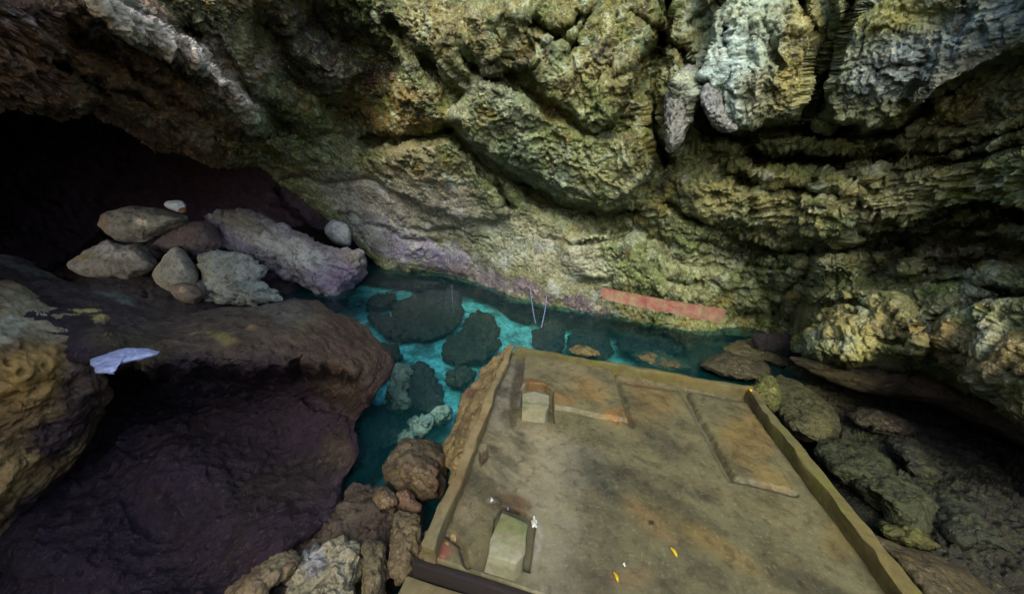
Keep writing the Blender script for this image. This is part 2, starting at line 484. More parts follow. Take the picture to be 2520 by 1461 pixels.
GREYG = (128, 134, 112)
WALL_BLOBS = [
    # broad areas
    (120, 130, 380, 170, 20, (122, 86, 64), .95), (420, 290, 260, 90, 30, (112, 88, 58), .9), (60, 20, 260, 60, 20, (92, 60, 52), .8),
    (620, 350, 150, 45, 30, (128, 112, 66), .8), (850, 160, 220, 150, 40, (52, 37, 26), .97), (980, 270, 150, 70, 10, (132, 102, 38), .85),  # dark brown hollow near the top: its shade is put into the colour
    (760, 280, 90, 50, 30, (120, 92, 40), .7),
    (1080, 60, 150, 80, 20, (128, 112, 70), .7), (1300, 90, 130, 100, 0, (120, 112, 74), .8), (1520, 60, 160, 80, 0, (104, 100, 34), .85),
    (1560, 240, 70, 120, 0, (108, 100, 36), .8), (1620, 420, 60, 110, 0, (104, 96, 38), .7),
    (1190, 210, 90, 60, 30, (112, 110, 98), .85), (1240, 330, 120, 100, 30, (112, 124, 104), .9), (1330, 400, 120, 60, 30, (92, 108, 98), .8),
    (1450, 180, 110, 60, -30, (160, 150, 110), .8), (1420, 330, 110, 90, 0, (146, 152, 112), .9), (1520, 300, 40, 30, 0, (96, 112, 60), .6),
    (1480, 450, 90, 50, 20, (142, 140, 104), .8), (1350, 260, 22, 60, -40, (150, 116, 44), .8),
    (1130, 300, 26, 40, -30, (176, 172, 150), .8), (1200, 385, 60, 12, 40, (170, 176, 160), .8),
    # hanging tongues and slabs
    (1670, 270, 40, 100, 15, (130, 136, 134), .9), (1860, 60, 130, 120, 0, (150, 160, 148), .9), (1810, 190, 90, 110, -10, (166, 184, 192), .95), (1890, 230, 70, 60, 0, (138, 132, 98), .8),
    (1960, 120, 40, 140, 10, (132, 118, 56), .8), (2010, 60, 24, 120, 10, (110, 104, 50), .8),
    (2250, 170, 190, 110, -10, (104, 116, 128), .97), (2180, 40, 130, 40, -10, (110, 108, 48), .85), (2440, 60, 140, 70, -10, (104, 118, 130), .9),
    (2380, 180, 130, 40, -30, (150, 140, 122), .6), (2430, 280, 130, 70, -20, (150, 146, 140), .7), (2250, 300, 80, 40, 0, (124, 124, 100), .7), (2380, 330, 200, 60, -20, (122, 116, 84), .7),
    (2000, 400, 220, 60, 0, (96, 86, 44), .6), (1900, 500, 240, 90, 0, (140, 132, 84), .8), (2250, 480, 260, 60, -10, (150, 144, 112), .8),
    (2440, 620, 200, 60, 0, (96, 74, 46), .85), (2200, 640, 120, 40, 0, (92, 82, 50), .7), (2036, 655, 44, 34, 0, (150, 146, 126), .8),
    # lower wall
    (1010, 400, 130, 60, 15, (134, 122, 96), .9), (880, 470, 140, 60, 35, (136, 130, 118), .85), (1060, 510, 140, 70, 20, (142, 136, 122), .8),
    (960, 590, 120, 44, 25, (138, 134, 142), .9), (1060, 630, 120, 30, 10, (136, 130, 150), .9), (900, 560, 60, 30, 40, (132, 138, 134), .7),
    (1350, 590, 170, 80, 15, (156, 156, 126), .9), (1240, 600, 60, 50, 0, (150, 162, 132), .6), (1560, 640, 170, 60, 12, (154, 158, 130), .9), (1750, 690, 160, 60, 10, (142, 146, 112), .85),
    (1300, 715, 210, 24, 14, (92, 76, 88), .9), (1200, 680, 90, 20, 20, (116, 106, 118), .8), (1560, 745, 140, 22, 12, (120, 124, 100), .7), (1440, 752, 80, 16, 14, (84, 70, 84), .8),
    (1800, 790, 140, 26, 5, (142, 140, 92), .8), (2110, 790, 150, 80, 0, (156, 142, 92), .9), (2130, 865, 130, 24, 0, (164, 154, 98), .8), (2400, 860, 200, 70, 15, (140, 116, 70), .85),
    (2440, 960, 130, 30, 30, (134, 114, 66), .8), (1940, 800, 40, 60, 20, (80, 72, 44), .7),
]


def wall_streak(px, py, P):
    """pale calcite run with grey-green edges along the upper left rib, whitened extra to look lit"""
    wx = px + 22 * fbm(P * 3, 4, 3); wy = py + 22 * fbm(P * 3 + 9, 4, 4)
    d = seg_dist(wx, wy, [(170, -40), (250, 20), (350, 72), (450, 125), (520, 150), (560, 200), (620, 270)])
    return sstep(38, 16, d + 46 * fbm(P * 7, 4, 6, .6)), sstep(60, 26, d + 10 * fbm(P * 6, 3, 8))


def relief(px, py, D0, P0, plates, clefts, warp=15, seed=0):
    wx = px + warp * fbm(P0 * 2.6, 4, 71 + seed); wy = py + warp * fbm(P0 * 2.6 + 31, 4, 75 + seed)
    D = D0.copy()
    for pts, h, w in plates:
        s = sdist(wx, wy, pts)
        D -= .85 * h * sstep(-w * .3, w * .8, s) * (1 + .10 * np.clip(s / 120, 0, 1))
    for pts, h, w in clefts:
        d = seg_dist(wx, wy, pts)
        D += .95 * h * np.exp(-(d / (w * .72)) ** 2)
    return D


def rock_skin(P, N, near, seed=0, rugged=1.0, strat=None, torn=None, smooth=None, sp=None):
    """craggy displacement in metres; all of it lives in world space.  torn: 0..1 where thin torn beds run along the wall; smooth: 0..1 worn slopes"""
    q = P
    t = torn if torn is not None else np.zeros(len(P)); sm = smooth if smooth is not None else np.zeros(len(P))
    hf = 1.0 if sp is None else sstep(.055, .025, sp); mf = 1.0 if sp is None else .15 + .85 * sstep(.085, .035, sp)
    w3 = np.stack([fbm(q * 2, 3, 5), fbm(q * 2 + 7, 3, 6), fbm(q * 2 + 13, 3, 7)], 1)
    d = .10 * fbm(q * 1.5, 3, 101 + seed)
    f1, f2, ci = worley(q * 2.6 + .6 * w3, 3 + seed)
    d += .05 * rugged * ((ci - .5) * 1.4 + np.minimum(f2 - f1, .15) / .15 * .35 - .25) * (1 - .7 * sm)
    ms = sstep(-.25, .35, fbm(P * .9 + 3, 3, 142 + seed))                    # some areas are smooth, some torn
    qd = q * np.array([1, 1, .45])
    r = ridged(qd * 4.6 + .5 * w3, 5, 120 + seed, .62)
    d += .115 * mf * rugged * (r - .5) * (.4 + .8 * ms) * (1 - .7 * sm) * (1 - .5 * t)
    ax = np.array([.58, -.75, .32]); ax /= np.linalg.norm(ax)
    along = (q @ ax)[:, None] * ax
    qs = (q - along) * np.array([1, 1, 1.5]) + along * .28
    r2 = ridged(qs * 6.5 + .35 * w3, 5, 170 + seed, .65)
    d += .17 * mf * rugged * (r2 - .5) * t
    g1, g2, gi = worley(q * 9 + .9 * np.stack([fbm(q * 5, 2, 15), fbm(q * 5 + 7, 2, 16), fbm(q * 5 + 13, 2, 17)], 1), 9 + seed)
    d += .024 * hf * rugged * ((gi - .5) * 1.3 + .25 * np.minimum(g2 - g1, .2) / .2 - .15) * (1 - .6 * sm)
    p1, p2, pi_ = worley((q + .05 * w3) * np.array([1, 1, .8]) * 6.2 + .5 * np.stack([fbm(q * 9, 2, 45), fbm(q * 9 + 7, 2, 46), fbm(q * 9 + 13, 2, 47)], 1), 33 + seed)
    d -= .10 * mf * rugged * sstep(.48, .22, p1) * (pi_ > .5) * sstep(-.1, .3, fbm(q * 1.3 + 21, 3, 160 + seed) + .25 * t) * (1 - .55 * sm)
    h1, h2, hi = worley(q * 15 + .6 * fbm(q * 20, 2, 19)[:, None], 21 + seed)
    d -= .04 * hf * rugged * sstep(.5, .2, h1) * sstep(-.15, .25, fbm(q * 2.1, 3, 140 + seed)) * (hi > .3) * (1 - .3 * sm)
    d += .024 * hf * rugged * (ridged(q * 13, 4, 150 + seed, .65) - .5) * (1 - .6 * sm)
    return d


def build_wall():
    xs = np.concatenate([np.linspace(-430, -70, 40, endpoint=False), np.linspace(-70, 2590, 940, endpoint=False), np.linspace(2590, 2900, 36)])
    nc = len(xs)
    t_out = np.linspace(-700, -60, 60, endpoint=False)
    rows_y = [np.full(nc, t) for t in t_out]
    L = lipf(xs)
    n_in = 380
    for t in np.linspace(0, 1, n_in):
        rows_y.append(-60 + (L + 60) * t)
    lip_w = np.clip(sstep(955, 900, xs) + sstep(1880, 1990, xs), 0, 1)       # 1: an overhanging lip, 0: wall runs into the water
    K = 26
    for k in range(1, K + 1):
        rows_y.append(L + lip_w * (-2.2 * k) + (1 - lip_w) * (1.2 * min(k, 8)))
    Y = np.array(rows_y); X = np.tile(xs, (len(Y), 1)); nr = len(Y)
    px, py = X.ravel(), Y.ravel()
    D = wall_field(px, py)
    rowi = np.repeat(np.arange(nr), nc); lw = np.tile(lip_w, nr)
    Lf = np.tile(L, nr)
    P0 = at(px, py, D)
    D = relief(px, py, D, P0, PLATES, CLEFTS)
    sd_ = seg_dist(px + 14 * fbm(P0 * 3, 3, 11), py + 14 * fbm(P0 * 3 + 5, 3, 12), [(170, -40), (250, 20), (350, 72), (450, 125), (520, 150), (560, 200), (620, 270)])
    D -= .22 * np.exp(-(sd_ / 40) ** 2)
    edge = np.clip(Lf - py, 0, None)
    D += lw * .16 * np.exp(-edge / 16)
    kk = np.clip(rowi - (nr - K - 1), 0, None)
    D += np.where(kk > 0, (.05 * kk + .006 * kk ** 2) * (lw + (1 - lw) * (kk > 6)), 0)
    P = at(px, py, D)
    N = grid_normals(P, nr, nc)
    wx = px + 40 * fbm(P * 2, 3, 61); wy = py + 40 * fbm(P * 2 + 9, 3, 62)
    slope = sstep(30, -70, sdist(wx, wy, [(640, 395), (950, 400), (1180, 430), (1330, 540), (1500, 620), (1500, 790), (900, 700)]) * -1) 
    torn = sstep(1640, 1800, wx) * sstep(330, 420, wy + .12 * (wx - 1700)) * sstep(720, 620, wy)
    torn = np.maximum(torn, sstep(700, 500, wx) * .8 * sstep(-.1, .2, fbm(P * .8, 2, 66) + .15))
    G = P.reshape(nr, nc, 3)
    sp = np.maximum(np.linalg.norm(np.gradient(G, axis=0), axis=2), np.linalg.norm(np.gradient(G, axis=1), axis=2)).ravel()
    P = P + N * rock_skin(P, N, None, torn=torn, smooth=slope, sp=sp)[:, None]
    cols = paint(px, py, P, (112, 116, 80), WALL_BLOBS)
    s1, s2 = wall_streak(px, py, P)
    s2 = s2 * .75
    cols = cols * (1 - s2[:, None]) + lin((112, 122, 116)) * s2[:, None]
    cols = cols * (1 - s1[:, None]) + lin((236, 232, 214)) * s1[:, None]
    # thin films of algae, lichen and soot with ragged edges
    left = sstep(760, 560, wx + .5 * (wy - 200)); slab_ = np.maximum(sstep(-20, 30, sdist(wx, wy, PLATES[2][0])), np.maximum(sstep(-20, 30, sdist(wx, wy, PLATES[4][0])), sstep(-10, 20, sdist(wx, wy, PLATES[3][0]))))
    calm = (1 - .75 * slope) * (1 - .72 * slab_)
    def film(f, sd, lo, hi, rgb, a):
        g = (sstep(lo, hi, fbm(P * f + sd, 5, 200 + sd, .62)) * a)[:, None]
        return cols * (1 - g) + lin(rgb) * g
    cols = film(2.2, 1, -.04, .28, (80, 96, 34), .8 * calm * (1 - .85 * left))
    cols = film(3.1, 50, .16, .36, (112, 98, 24), .75 * calm * (1 - .5 * left))
    cols = film(3.6, 90, .14, .34, (150, 158, 148), .75 * (1 - .6 * left) * (1 - .5 * slab_))
    cols = film(6.5, 130, .20, .36, (178, 176, 150), .7 * (1 - .7 * left) * (1 - .4 * slab_))
    cols = film(4.2, 170, .16, .36, (50, 44, 32), .75 * calm)
    cols = film(2.6, 210, .2, .4, (92, 112, 92), .5 * calm * (1 - left))
    cols = film(3.0, 250, .12, .34, (150, 108, 80), .5 * left)
    cols *= (1 + .25 * fbm(P * 4, 4, 210))[:, None]
    cols = cols * np.where(left[:, None] > .5, np.array([[1.05, .95, .95]]), np.array([[.79, .88, .73]]) * (1 - slope[:, None]) + np.array([[.88, .92, 1.06]]) * slope[:, None] + slab_[:, None] * np.array([[.06, .07, .13]]))
    # the mass of the hill behind the face: over the top, back and down
    top = P[:nc]; outd = top - CAM; outd[:, 2] = 0; outd /= np.linalg.norm(outd, axis=1, keepdims=True)
    ext = []
    for dist, zz in ((15.0, -2.0), (14.5, 2.0), (12.0, 5.5), (6.0, 6.2), (1.5, 5.2)):
        e = top + outd * dist; e[:, 2] = zz if dist > 2 else np.maximum(top[:, 2] + .5, 4.5); ext.append(e)
    P = np.vstack(ext + [P]); cols = np.vstack([cols[:nc]] * 5 + [cols]); nr += 5
    # the face runs on to both sides, out of the picture
    G = P.reshape(nr, nc, 3); Cc = cols.reshape(nr, nc, 3)
    nside = 44; steps = np.linspace(.12, 1, nside) ** 1.7 * 9
    def side(col, d):
        out = []; sh = np.array([d[0] * 50, 0, 0])
        for k, st in enumerate(steps):
            e = G[:, col] + np.array(d) * st
            w_ = min(1, .07 * (k + 1)); e[5:, :2] += (G[5:, col, :2].mean(0) - G[5:, col, :2]) * w_ * .7
            a_ = min(1, k / 5)
            e[5:, :2] += a_ * (.45 * fbm(e[5:] * .9 + sh, 4, 88) + .14 * ridged(e[5:] * 2.6 + sh, 4, 93))[:, None] * np.array([-d[0] * .5, -.85])
            e[5:, 2] += a_ * .15 * fbm(e[5:] * 1.5 + sh, 3, 91)
            out.append(e)
        return out
    Rr = side(-1, (.85, -.53, 0)); Ll = side(0, (-.85, -.53, 0))[::-1]
    G = np.concatenate([np.stack(Ll, 1), G, np.stack(Rr, 1)], 1)
    Cc = np.concatenate([np.repeat(Cc[:, :1], nside, 1), Cc, np.repeat(Cc[:, -1:], nside, 1)], 1)
    nc += 2 * nside; P = G.reshape(-1, 3)
    rock_ = lin((112, 108, 80)) * (1 + .5 * fbm(P * 1.3, 4, 95) + .3 * fbm(P * 4, 4, 96))[:, None]
    sidem = np.zeros((nr, nc, 1)); sidem[:, :nside] = np.linspace(1, 0, nside)[:, None] ** .5; sidem[:, -nside:] = np.linspace(0, 1, nside)[:, None] ** .5
    sidem = sidem.reshape(-1, 1); cols = Cc.reshape(-1, 3) * (1 - sidem) + rock_ * sidem
    o = add_obj('cave_wall', P, grid_faces(nr, nc), M['wall'], np.clip(cols, 0, 1))
    return tag(o, kind='structure')


def build_sheet(name, x0, x1, y0, y1, nx, ny, ctrl, mat, base, blobs=(), plates=(), clefts=(), rugged=1.0, seed=0, kind='structure', extra=None):
    px, py = np.meshgrid(np.linspace(x0, x1, nx), np.linspace(y0, y1, ny))
    px, py = px.ravel(), py.ravel()
    D = tps(ctrl)(px, py)
    D = relief(px, py, D, at(px, py, D), plates, clefts, seed=seed)
    P = at(px, py, D)
    N = grid_normals(P, ny, nx)
    P = P + N * rock_skin(P, N, None, seed, rugged)[:, None]
    cols = paint(px, py, P, base, blobs, seed)
    cols *= (1 + .25 * fbm(P * 3, 4, 210 + seed))[:, None]
    o = add_obj(name, P, grid_faces(ny, nx), M[mat], np.clip(cols, 0, 1))
    if kind: o['kind'] = kind
    return o


build_wall()


STAL = [
    ([(1634, 300), (1640, 250), (1662, 195), (1700, 160), (1724, 190), (1722, 235), (1700, 300), (1676, 350), (1650, 376), (1640, 350)], 3.36, .3, (104, 108, 106), 'long grey pointed tongue of rock hanging near the top centre of the wall'),
    ([(1722, 230), (1745, 205), (1775, 240), (1800, 300), (1812, 322), (1780, 326), (1745, 300), (1728, 270)], 3.16, .3, (108, 114, 116), 'blue grey rounded lobe hanging below the pale streaked slab'),
]
for k, (o_, D_, th_, col_, lab_) in enumerate(STAL):
    b = boulder('stalactite', o_, D_, th_, th_ * .6, mat='wall', base=col_, amp=.05, freq=4, cuts=3, seed=90 + k, na=110, nr=34, crag=.035, slope=(0, .05))
    tag(b, lab_, 'stalactite', 'tongues and stubs of rock hanging from the cave wall')


def zc(x, y, z):
    return (x, y, float(dz(x, y, z)))


# back of the left chamber and its floor
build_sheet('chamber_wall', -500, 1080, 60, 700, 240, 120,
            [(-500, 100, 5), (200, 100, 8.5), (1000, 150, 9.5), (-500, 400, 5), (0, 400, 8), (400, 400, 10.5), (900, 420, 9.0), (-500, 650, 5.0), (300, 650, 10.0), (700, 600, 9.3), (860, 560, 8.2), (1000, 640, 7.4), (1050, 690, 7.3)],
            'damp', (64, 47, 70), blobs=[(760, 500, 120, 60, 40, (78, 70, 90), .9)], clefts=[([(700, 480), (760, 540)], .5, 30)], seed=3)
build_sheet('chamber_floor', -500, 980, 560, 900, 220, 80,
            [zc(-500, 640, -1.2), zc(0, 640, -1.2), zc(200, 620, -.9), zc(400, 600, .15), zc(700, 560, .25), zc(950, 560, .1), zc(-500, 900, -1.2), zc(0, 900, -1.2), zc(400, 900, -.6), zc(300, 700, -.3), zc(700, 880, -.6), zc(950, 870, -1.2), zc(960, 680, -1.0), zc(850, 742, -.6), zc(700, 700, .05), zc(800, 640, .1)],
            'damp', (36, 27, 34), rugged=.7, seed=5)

# right recess
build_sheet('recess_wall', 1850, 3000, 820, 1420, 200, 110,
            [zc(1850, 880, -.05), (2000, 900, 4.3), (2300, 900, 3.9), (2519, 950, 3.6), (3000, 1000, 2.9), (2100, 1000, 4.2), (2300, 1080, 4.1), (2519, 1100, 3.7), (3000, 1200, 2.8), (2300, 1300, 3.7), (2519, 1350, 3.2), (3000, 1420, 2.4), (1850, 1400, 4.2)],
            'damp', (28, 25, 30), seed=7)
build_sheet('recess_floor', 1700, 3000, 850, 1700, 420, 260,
            [zc(1700, 890, -.12), zc(1850, 890, -.05), zc(2050, 960, .05), zc(2250, 1010, .10), zc(2519, 1100, .12), zc(3000, 1240, .2), zc(1900, 1100, .02), zc(2150, 1150, .22), zc(2400, 1250, .3), zc(2700, 1350, .3),
             zc(2000, 1300, -.05), zc(2250, 1400, .15), zc(2519, 1500, .2), zc(3000, 1600, .2), zc(1800, 1400, -.1), zc(2200, 1700, .1), zc(2800, 1700, .1)],
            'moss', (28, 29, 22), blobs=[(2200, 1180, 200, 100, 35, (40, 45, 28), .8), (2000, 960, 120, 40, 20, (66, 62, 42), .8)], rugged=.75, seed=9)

# under-ledge seen behind the right lip: a rock bench with its own thickness
boulder('rock_ledge', [(1940, 880), (2000, 880), (2110, 880), (2240, 890), (2350, 925), (2460, 985), (2640, 1080), (2660, 1160), (2519, 1100), (2420, 1052), (2330, 1012), (2260, 990), (2180, 975), (2080, 955), (2000, 920)],
        3.15, .5, .12, slope=(-.16, 0), mat='smooth', base=(62, 55, 44), blobs=[(2060, 920, 100, 30, 15, (112, 104, 76), .8), (2330, 980, 160, 30, 20, (104, 88, 78), .8)], amp=.05, freq=2, cuts=0, seed=41, na=220, center=(2240, 940), crag=.015)
tag(COL.objects[-1] if False else bpy.data.objects['rock_ledge'], 'smooth brown rock ledge tucked under the right overhang above the dark hollow', 'rock')

# ------------------------------------------------------------------ pool
WATER_Z = 0.0


def build_water():
    m = bpy.data.materials.new('pool_water'); m.use_nodes = True
    nt = m.node_tree
    for n in list(nt.nodes): nt.nodes.remove(n)
    out = nt.nodes.new('ShaderNodeOutputMaterial')
    tr = nt.nodes.new('ShaderNodeBsdfTransparent'); tr.inputs[0].default_value = (.62, .93, .94, 1)
    gl = nt.nodes.new('ShaderNodeBsdfGlossy'); gl.inputs['Roughness'].default_value = .03
    fr = nd(nt, 'ShaderNodeFresnel', IOR=1.33)
    geo = nt.nodes.new('ShaderNodeNewGeometry')
    n1 = noise(nt, geo.outputs['Position'], 8, 3, .5, .4)
    bp = nd(nt, 'ShaderNodeBump', Strength=.25, Distance=.03)
    nt.links.new(n1.outputs[0], bp.inputs['Height']); nt.links.new(bp.outputs[0], gl.inputs['Normal']); nt.links.new(bp.outputs[0], fr.inputs['Normal'])
    mx = nt.nodes.new('ShaderNodeMixShader')
    df = nt.nodes.new('ShaderNodeBsdfDiffuse'); df.inputs[0].default_value = (.03, .42, .50, 1)   # fine suspended matter
    veil = nt.nodes.new('ShaderNodeMixShader'); veil.inputs[0].default_value = .035
    nt.links.new(tr.outputs[0], veil.inputs[1]); nt.links.new(df.outputs[0], veil.inputs[2])
    nt.links.new(fr.outputs[0], mx.inputs[0]); nt.links.new(veil.outputs[0], mx.inputs[1]); nt.links.new(gl.outputs[0], mx.inputs[2])
    nt.links.new(mx.outputs[0], out.inputs[0])
    pts = [(-3.2, .8), (4.5, .8), (4.5, 8.6), (-3.8, 8.6)]
    o = add_obj('water', [(x, y, WATER_Z) for x, y in pts], [tuple(range(len(pts)))], m, smooth=False)
    return tag(o, kind='structure')


build_water()


def build_pool_floor():
    nx, ny = 200, 200
    X, Y = np.meshgrid(np.linspace(-4, 5, nx), np.linspace(.8, 9, ny))
    x, y = X.ravel(), Y.ravel()
    P = np.stack([x, y, np.zeros_like(x)], 1)
    z = -.62 - .25 * np.exp(-((x - .45) ** 2 + (y - 5.0) ** 2) / 1.0) + .06 * fbm(P * 1.6, 4, 301) + .03 * fbm(P * 6, 3, 305)
    P[:, 2] = z
    c = np.tile(lin((124, 216, 222)), (len(P), 1))
    c *= (1 + .6 * fbm(P * 2.2, 4, 310) + .2 * fbm(P * 9, 3, 312))[:, None]
    c *= np.stack([1 + 1.2 * sstep(.1, .5, fbm(P * 1.1, 3, 330)), 1 + 0 * x, 1 + 0 * x], 1)
    for bx, by, br in ((.15, 5.6, .7), (-.9, 6.0, .8), (.9, 4.7, .5), (-.45, 4.2, .4)):  # brighter pool light put into the floor colour as pale patches
        g = np.exp(-((x - bx) ** 2 + (y - by) ** 2) / br ** 2) * (.65 + .5 * fbm(P * 2.5, 3, 351)); g = np.clip(g, 0, 1)
        c = c * (1 - g[:, None]) + lin((150, 236, 244)) * g[:, None]
    murk = sstep(1.5, 2.4, x + .25 * fbm(P * 2, 3, 341)); c = c * (1 - murk[:, None]) + lin((52, 72, 52)) * murk[:, None]
    murk = sstep(3.2, 2.6, y + .3 * fbm(P * 2.5, 3, 342)) * .75; c = c * (1 - murk[:, None]) + lin((60, 82, 80)) * murk[:, None]
    dk = sstep(.02, .2, fbm(P * 4.2 + 7, 4, 343)) * .7; c = c * (1 - dk[:, None]) + lin((52, 84, 84)) * dk[:, None]
    pit = sstep(.12, -.12, (x - (-1.35 + .33 * (y - 1.6))) + .12 * fbm(P * 2, 3, 333)) * sstep(3.6, 3.0, y)
    pit = np.maximum(pit, sstep(2.15, 1.85, y + .15 * fbm(P * 3, 2, 360)))
    c = c * (1 - pit[:, None]) + lin((58, 42, 56)) * pit[:, None]
    P[:, 2] -= .5 * pit
    o = add_obj('pool_floor', P, grid_faces(ny, nx, flip=True), M['sunken'], np.clip(c, 0, 1))
    return tag(o, kind='structure')


build_pool_floor()

SUNK = [
    # outline, floor height, thickness, colour, label
    ([(962, 765), (975, 738), (1010, 718), (1060, 705), (1105, 712), (1132, 732), (1142, 770), (1125, 803), (1080, 828), (1030, 836), (990, 818), (966, 790)], -.42, (81, 62, 54), 'large rounded dark boulder under water in the middle of the pool'),
    ([(1085, 862), (1098, 838), (1130, 815), (1148, 785), (1175, 768), (1210, 775), (1226, 800), (1224, 838), (1232, 850), (1190, 884), (1130, 896), (1092, 888)], -.34, (76, 60, 48), 'dark pear-shaped boulder under water just left of the platform corner'),
    ([(1005, 905), (1040, 890), (1078, 930), (1092, 975), (1105, 1010), (1070, 1035), (1020, 1030), (985, 1010), (995, 950)], -.40, (81, 62, 58), 'dark sunken boulder beside the pale stone in the near pool arm'),
    ([(965, 905), (990, 900), (1003, 915), (1000, 960), (1012, 1000), (985, 1010), (950, 1015), (955, 960)], -.22, (189, 162, 138), 'pale green upright stone lying under water in the near pool arm'),
    ([(905, 740), (930, 725), (965, 722), (975, 735), (955, 752), (920, 760), (900, 755)], -.40, (79, 60, 56), 'small dark sunken stone at the far left tip of the pool'),
    ([(1000, 700), (1030, 690), (1075, 690), (1090, 698), (1060, 706), (1015, 712)], -.35, (91, 64, 52), 'brown sunken stone below the lavender foot of the wall'),
    ([(1225, 745), (1270, 745), (1310, 765), (1330, 785), (1300, 790), (1260, 778), (1230, 765)], -.45, (59, 48, 48), 'dark sunken stone beneath the purple rock band'),
    ([(1310, 840), (1325, 805), (1350, 790), (1385, 795), (1390, 830), (1375, 870), (1330, 868)], -.38, (54, 42, 44), 'dark sunken stone behind the platform front rim where the cords hang'),
    ([(1390, 862), (1400, 825), (1440, 815), (1490, 820), (1510, 845), (1500, 880), (1440, 880)], -.32, (54, 46, 46), 'dark sunken stone behind the middle of the platform front rim'),
    ([(1512, 835), (1535, 805), (1590, 800), (1640, 830), (1680, 860), (1640, 880), (1560, 870), (1520, 855)], -.28, (52, 44, 46), 'large dark sunken stone below the red plank'),
    ([(915, 780), (955, 775), (1000, 822), (1010, 840), (975, 840), (935, 815)], -.40, (84, 64, 60), 'long dark sunken stone along the big left boulder'),
    ([(930, 850), (960, 850), (990, 880), (975, 890), (940, 885)], -.35, (86, 66, 60), 'small dark sunken stone near the tip of the big left boulder'),
    ([(1110, 915), (1150, 905), (1165, 925), (1130, 950), (1105, 945)], -.25, (79, 64, 52), 'small dark sunken stone against the rocky footing of the platform'),
    ([(1010, 1045), (1030, 1025), (1058, 1028), (1060, 1048), (1035, 1062)], -.12, (220, 192, 174), 'bright round pale stone under shallow water'),
    ([(1066, 1020), (1085, 1005), (1098, 1012), (1092, 1035), (1072, 1040)], -.12, (206, 182, 164), 'pale stone under shallow water against the platform footing'),
    ([(985, 1065), (1010, 1050), (1030, 1070), (1010, 1090), (985, 1085)], -.12, (176, 158, 140), 'dim pale stone under shallow water above the round brown rock'),
    ([(1640, 800), (1700, 815), (1790, 840), (1800, 865), (1740, 872), (1680, 850)], -.28, (79, 76, 60), 'dark green sunken ledge under the right end of the red plank'),
    ([(868, 1010), (900, 985), (940, 1000), (975, 1030), (1000, 1080), (985, 1100), (950, 1110), (935, 1150), (900, 1190), (860, 1190), (850, 1120)], -.30, (54, 48, 52), 'broad dark ledge under water at the near end of the pool arm'),
]
for k, (o_, z, col, lab) in enumerate(SUNK):
    cx_, cy_ = np.mean(o_, axis=0)
    D0 = float(dz(cx_, cy_, z)); g = (float(dz(cx_, cy_ + 20, z)) - float(dz(cx_, cy_ - 20, z))) / 40 * 100
    gx = (float(dz(cx_ + 20, cy_, z)) - float(dz(cx_ - 20, cy_, z))) / 40 * 100
    b = boulder('sunken_stone', o_, D0, .5, .28, slope=(gx, g), mat='sunken', base=col, amp=.10, freq=3.6, cuts=5, seed=60 + k, na=130, nr=36, profile=.6, lump=.04, crag=.03)
    tag(b, lab, 'stone', 'stones under the water of the pool')

# ------------------------------------------------------------------ boulders
def sl(x, y, z):
    """slope in the picture of a level surface at height z"""
    return ((float(dz(x + 20, y, z)) - float(dz(x - 20, y, z))) / 40 * 100, (float(dz(x, y + 20, z)) - float(dz(x, y - 20, z))) / 40 * 100)


PILE = 'boulders heaped in the left chamber'
b = boulder('boulder', [(234, 545), (262, 522), (320, 508), (390, 515), (445, 528), (470, 546), (440, 562), (400, 580), (350, 597), (300, 595), (260, 575)], 5.2, .8, .3,
            slope=(0, -.15), base=(127, 124, 117), blobs=[(245, 550, 20, 24, 0, (132, 108, 81), .7), (350, 548, 16, 8, 0, (227, 213, 187), .8), (390, 560, 50, 18, -20, (170, 172, 154), .7)], amp=.05, cuts=9, lump=.02, crag=.012, seed=21)
tag(b, 'flat lens-shaped grey boulder on top of the left heap', 'boulder', PILE)
b = boulder('boulder', [(172, 655), (200, 625), (235, 605), (262, 590), (300, 602), (350, 605), (386, 636), (378, 660), (340, 686), (270, 682), (200, 676)], 4.9, .8, .35,
            base=(116, 112, 105), blobs=[(270, 612, 50, 20, 0, (159, 156, 154), .8), (200, 625, 26, 8, -20, (148, 119, 70), .7), (350, 630, 40, 16, 20, (145, 142, 135), .7)], amp=.05, cuts=12, lump=.02, crag=.012, seed=22)
tag(b, 'olive grey angular boulder lowest at the left end of the heap', 'boulder', PILE)
b = boulder('boulder', [(375, 680), (392, 648), (420, 616), (444, 612), (470, 640), (487, 668), (480, 705), (450, 728), (405, 712)], 4.75, .6, .35,
            base=(155, 149, 135), blobs=[(440, 640, 30, 30, 0, (177, 174, 161), .7)], amp=.04, cuts=6, crag=.012, seed=23)
tag(b, 'smooth rounded pale grey boulder at the front of the heap', 'boulder', PILE)
b = boulder('boulder', [(420, 705), (455, 695), (490, 708), (500, 730), (488, 748), (450, 742), (425, 725)], 4.6, .5, .2, base=(127, 114, 102), blobs=[(440, 715, 14, 8, 0, (193, 161, 128), .8)], amp=.03, cuts=4, seed=24)
tag(b, 'small brown stone wedged below the smooth rounded boulder', 'boulder', PILE)
b = boulder('boulder', [(484, 642), (520, 618), (570, 615), (622, 640), (655, 660), (642, 690), (690, 720), (700, 748), (640, 756), (560, 760), (500, 752), (484, 715), (494, 680)], 4.75, .7, .3,
            mat='craggy', base=(200, 200, 184), blobs=[(550, 650, 50, 20, 0, (191, 195, 175), .7), (640, 720, 50, 20, 10, (170, 184, 175), .7)], amp=.06, lump=.05, freq=3.4, cuts=5, seed=25, crag=.035)
tag(b, 'pale craggy greenish white boulder at the front of the heap', 'boulder', PILE)
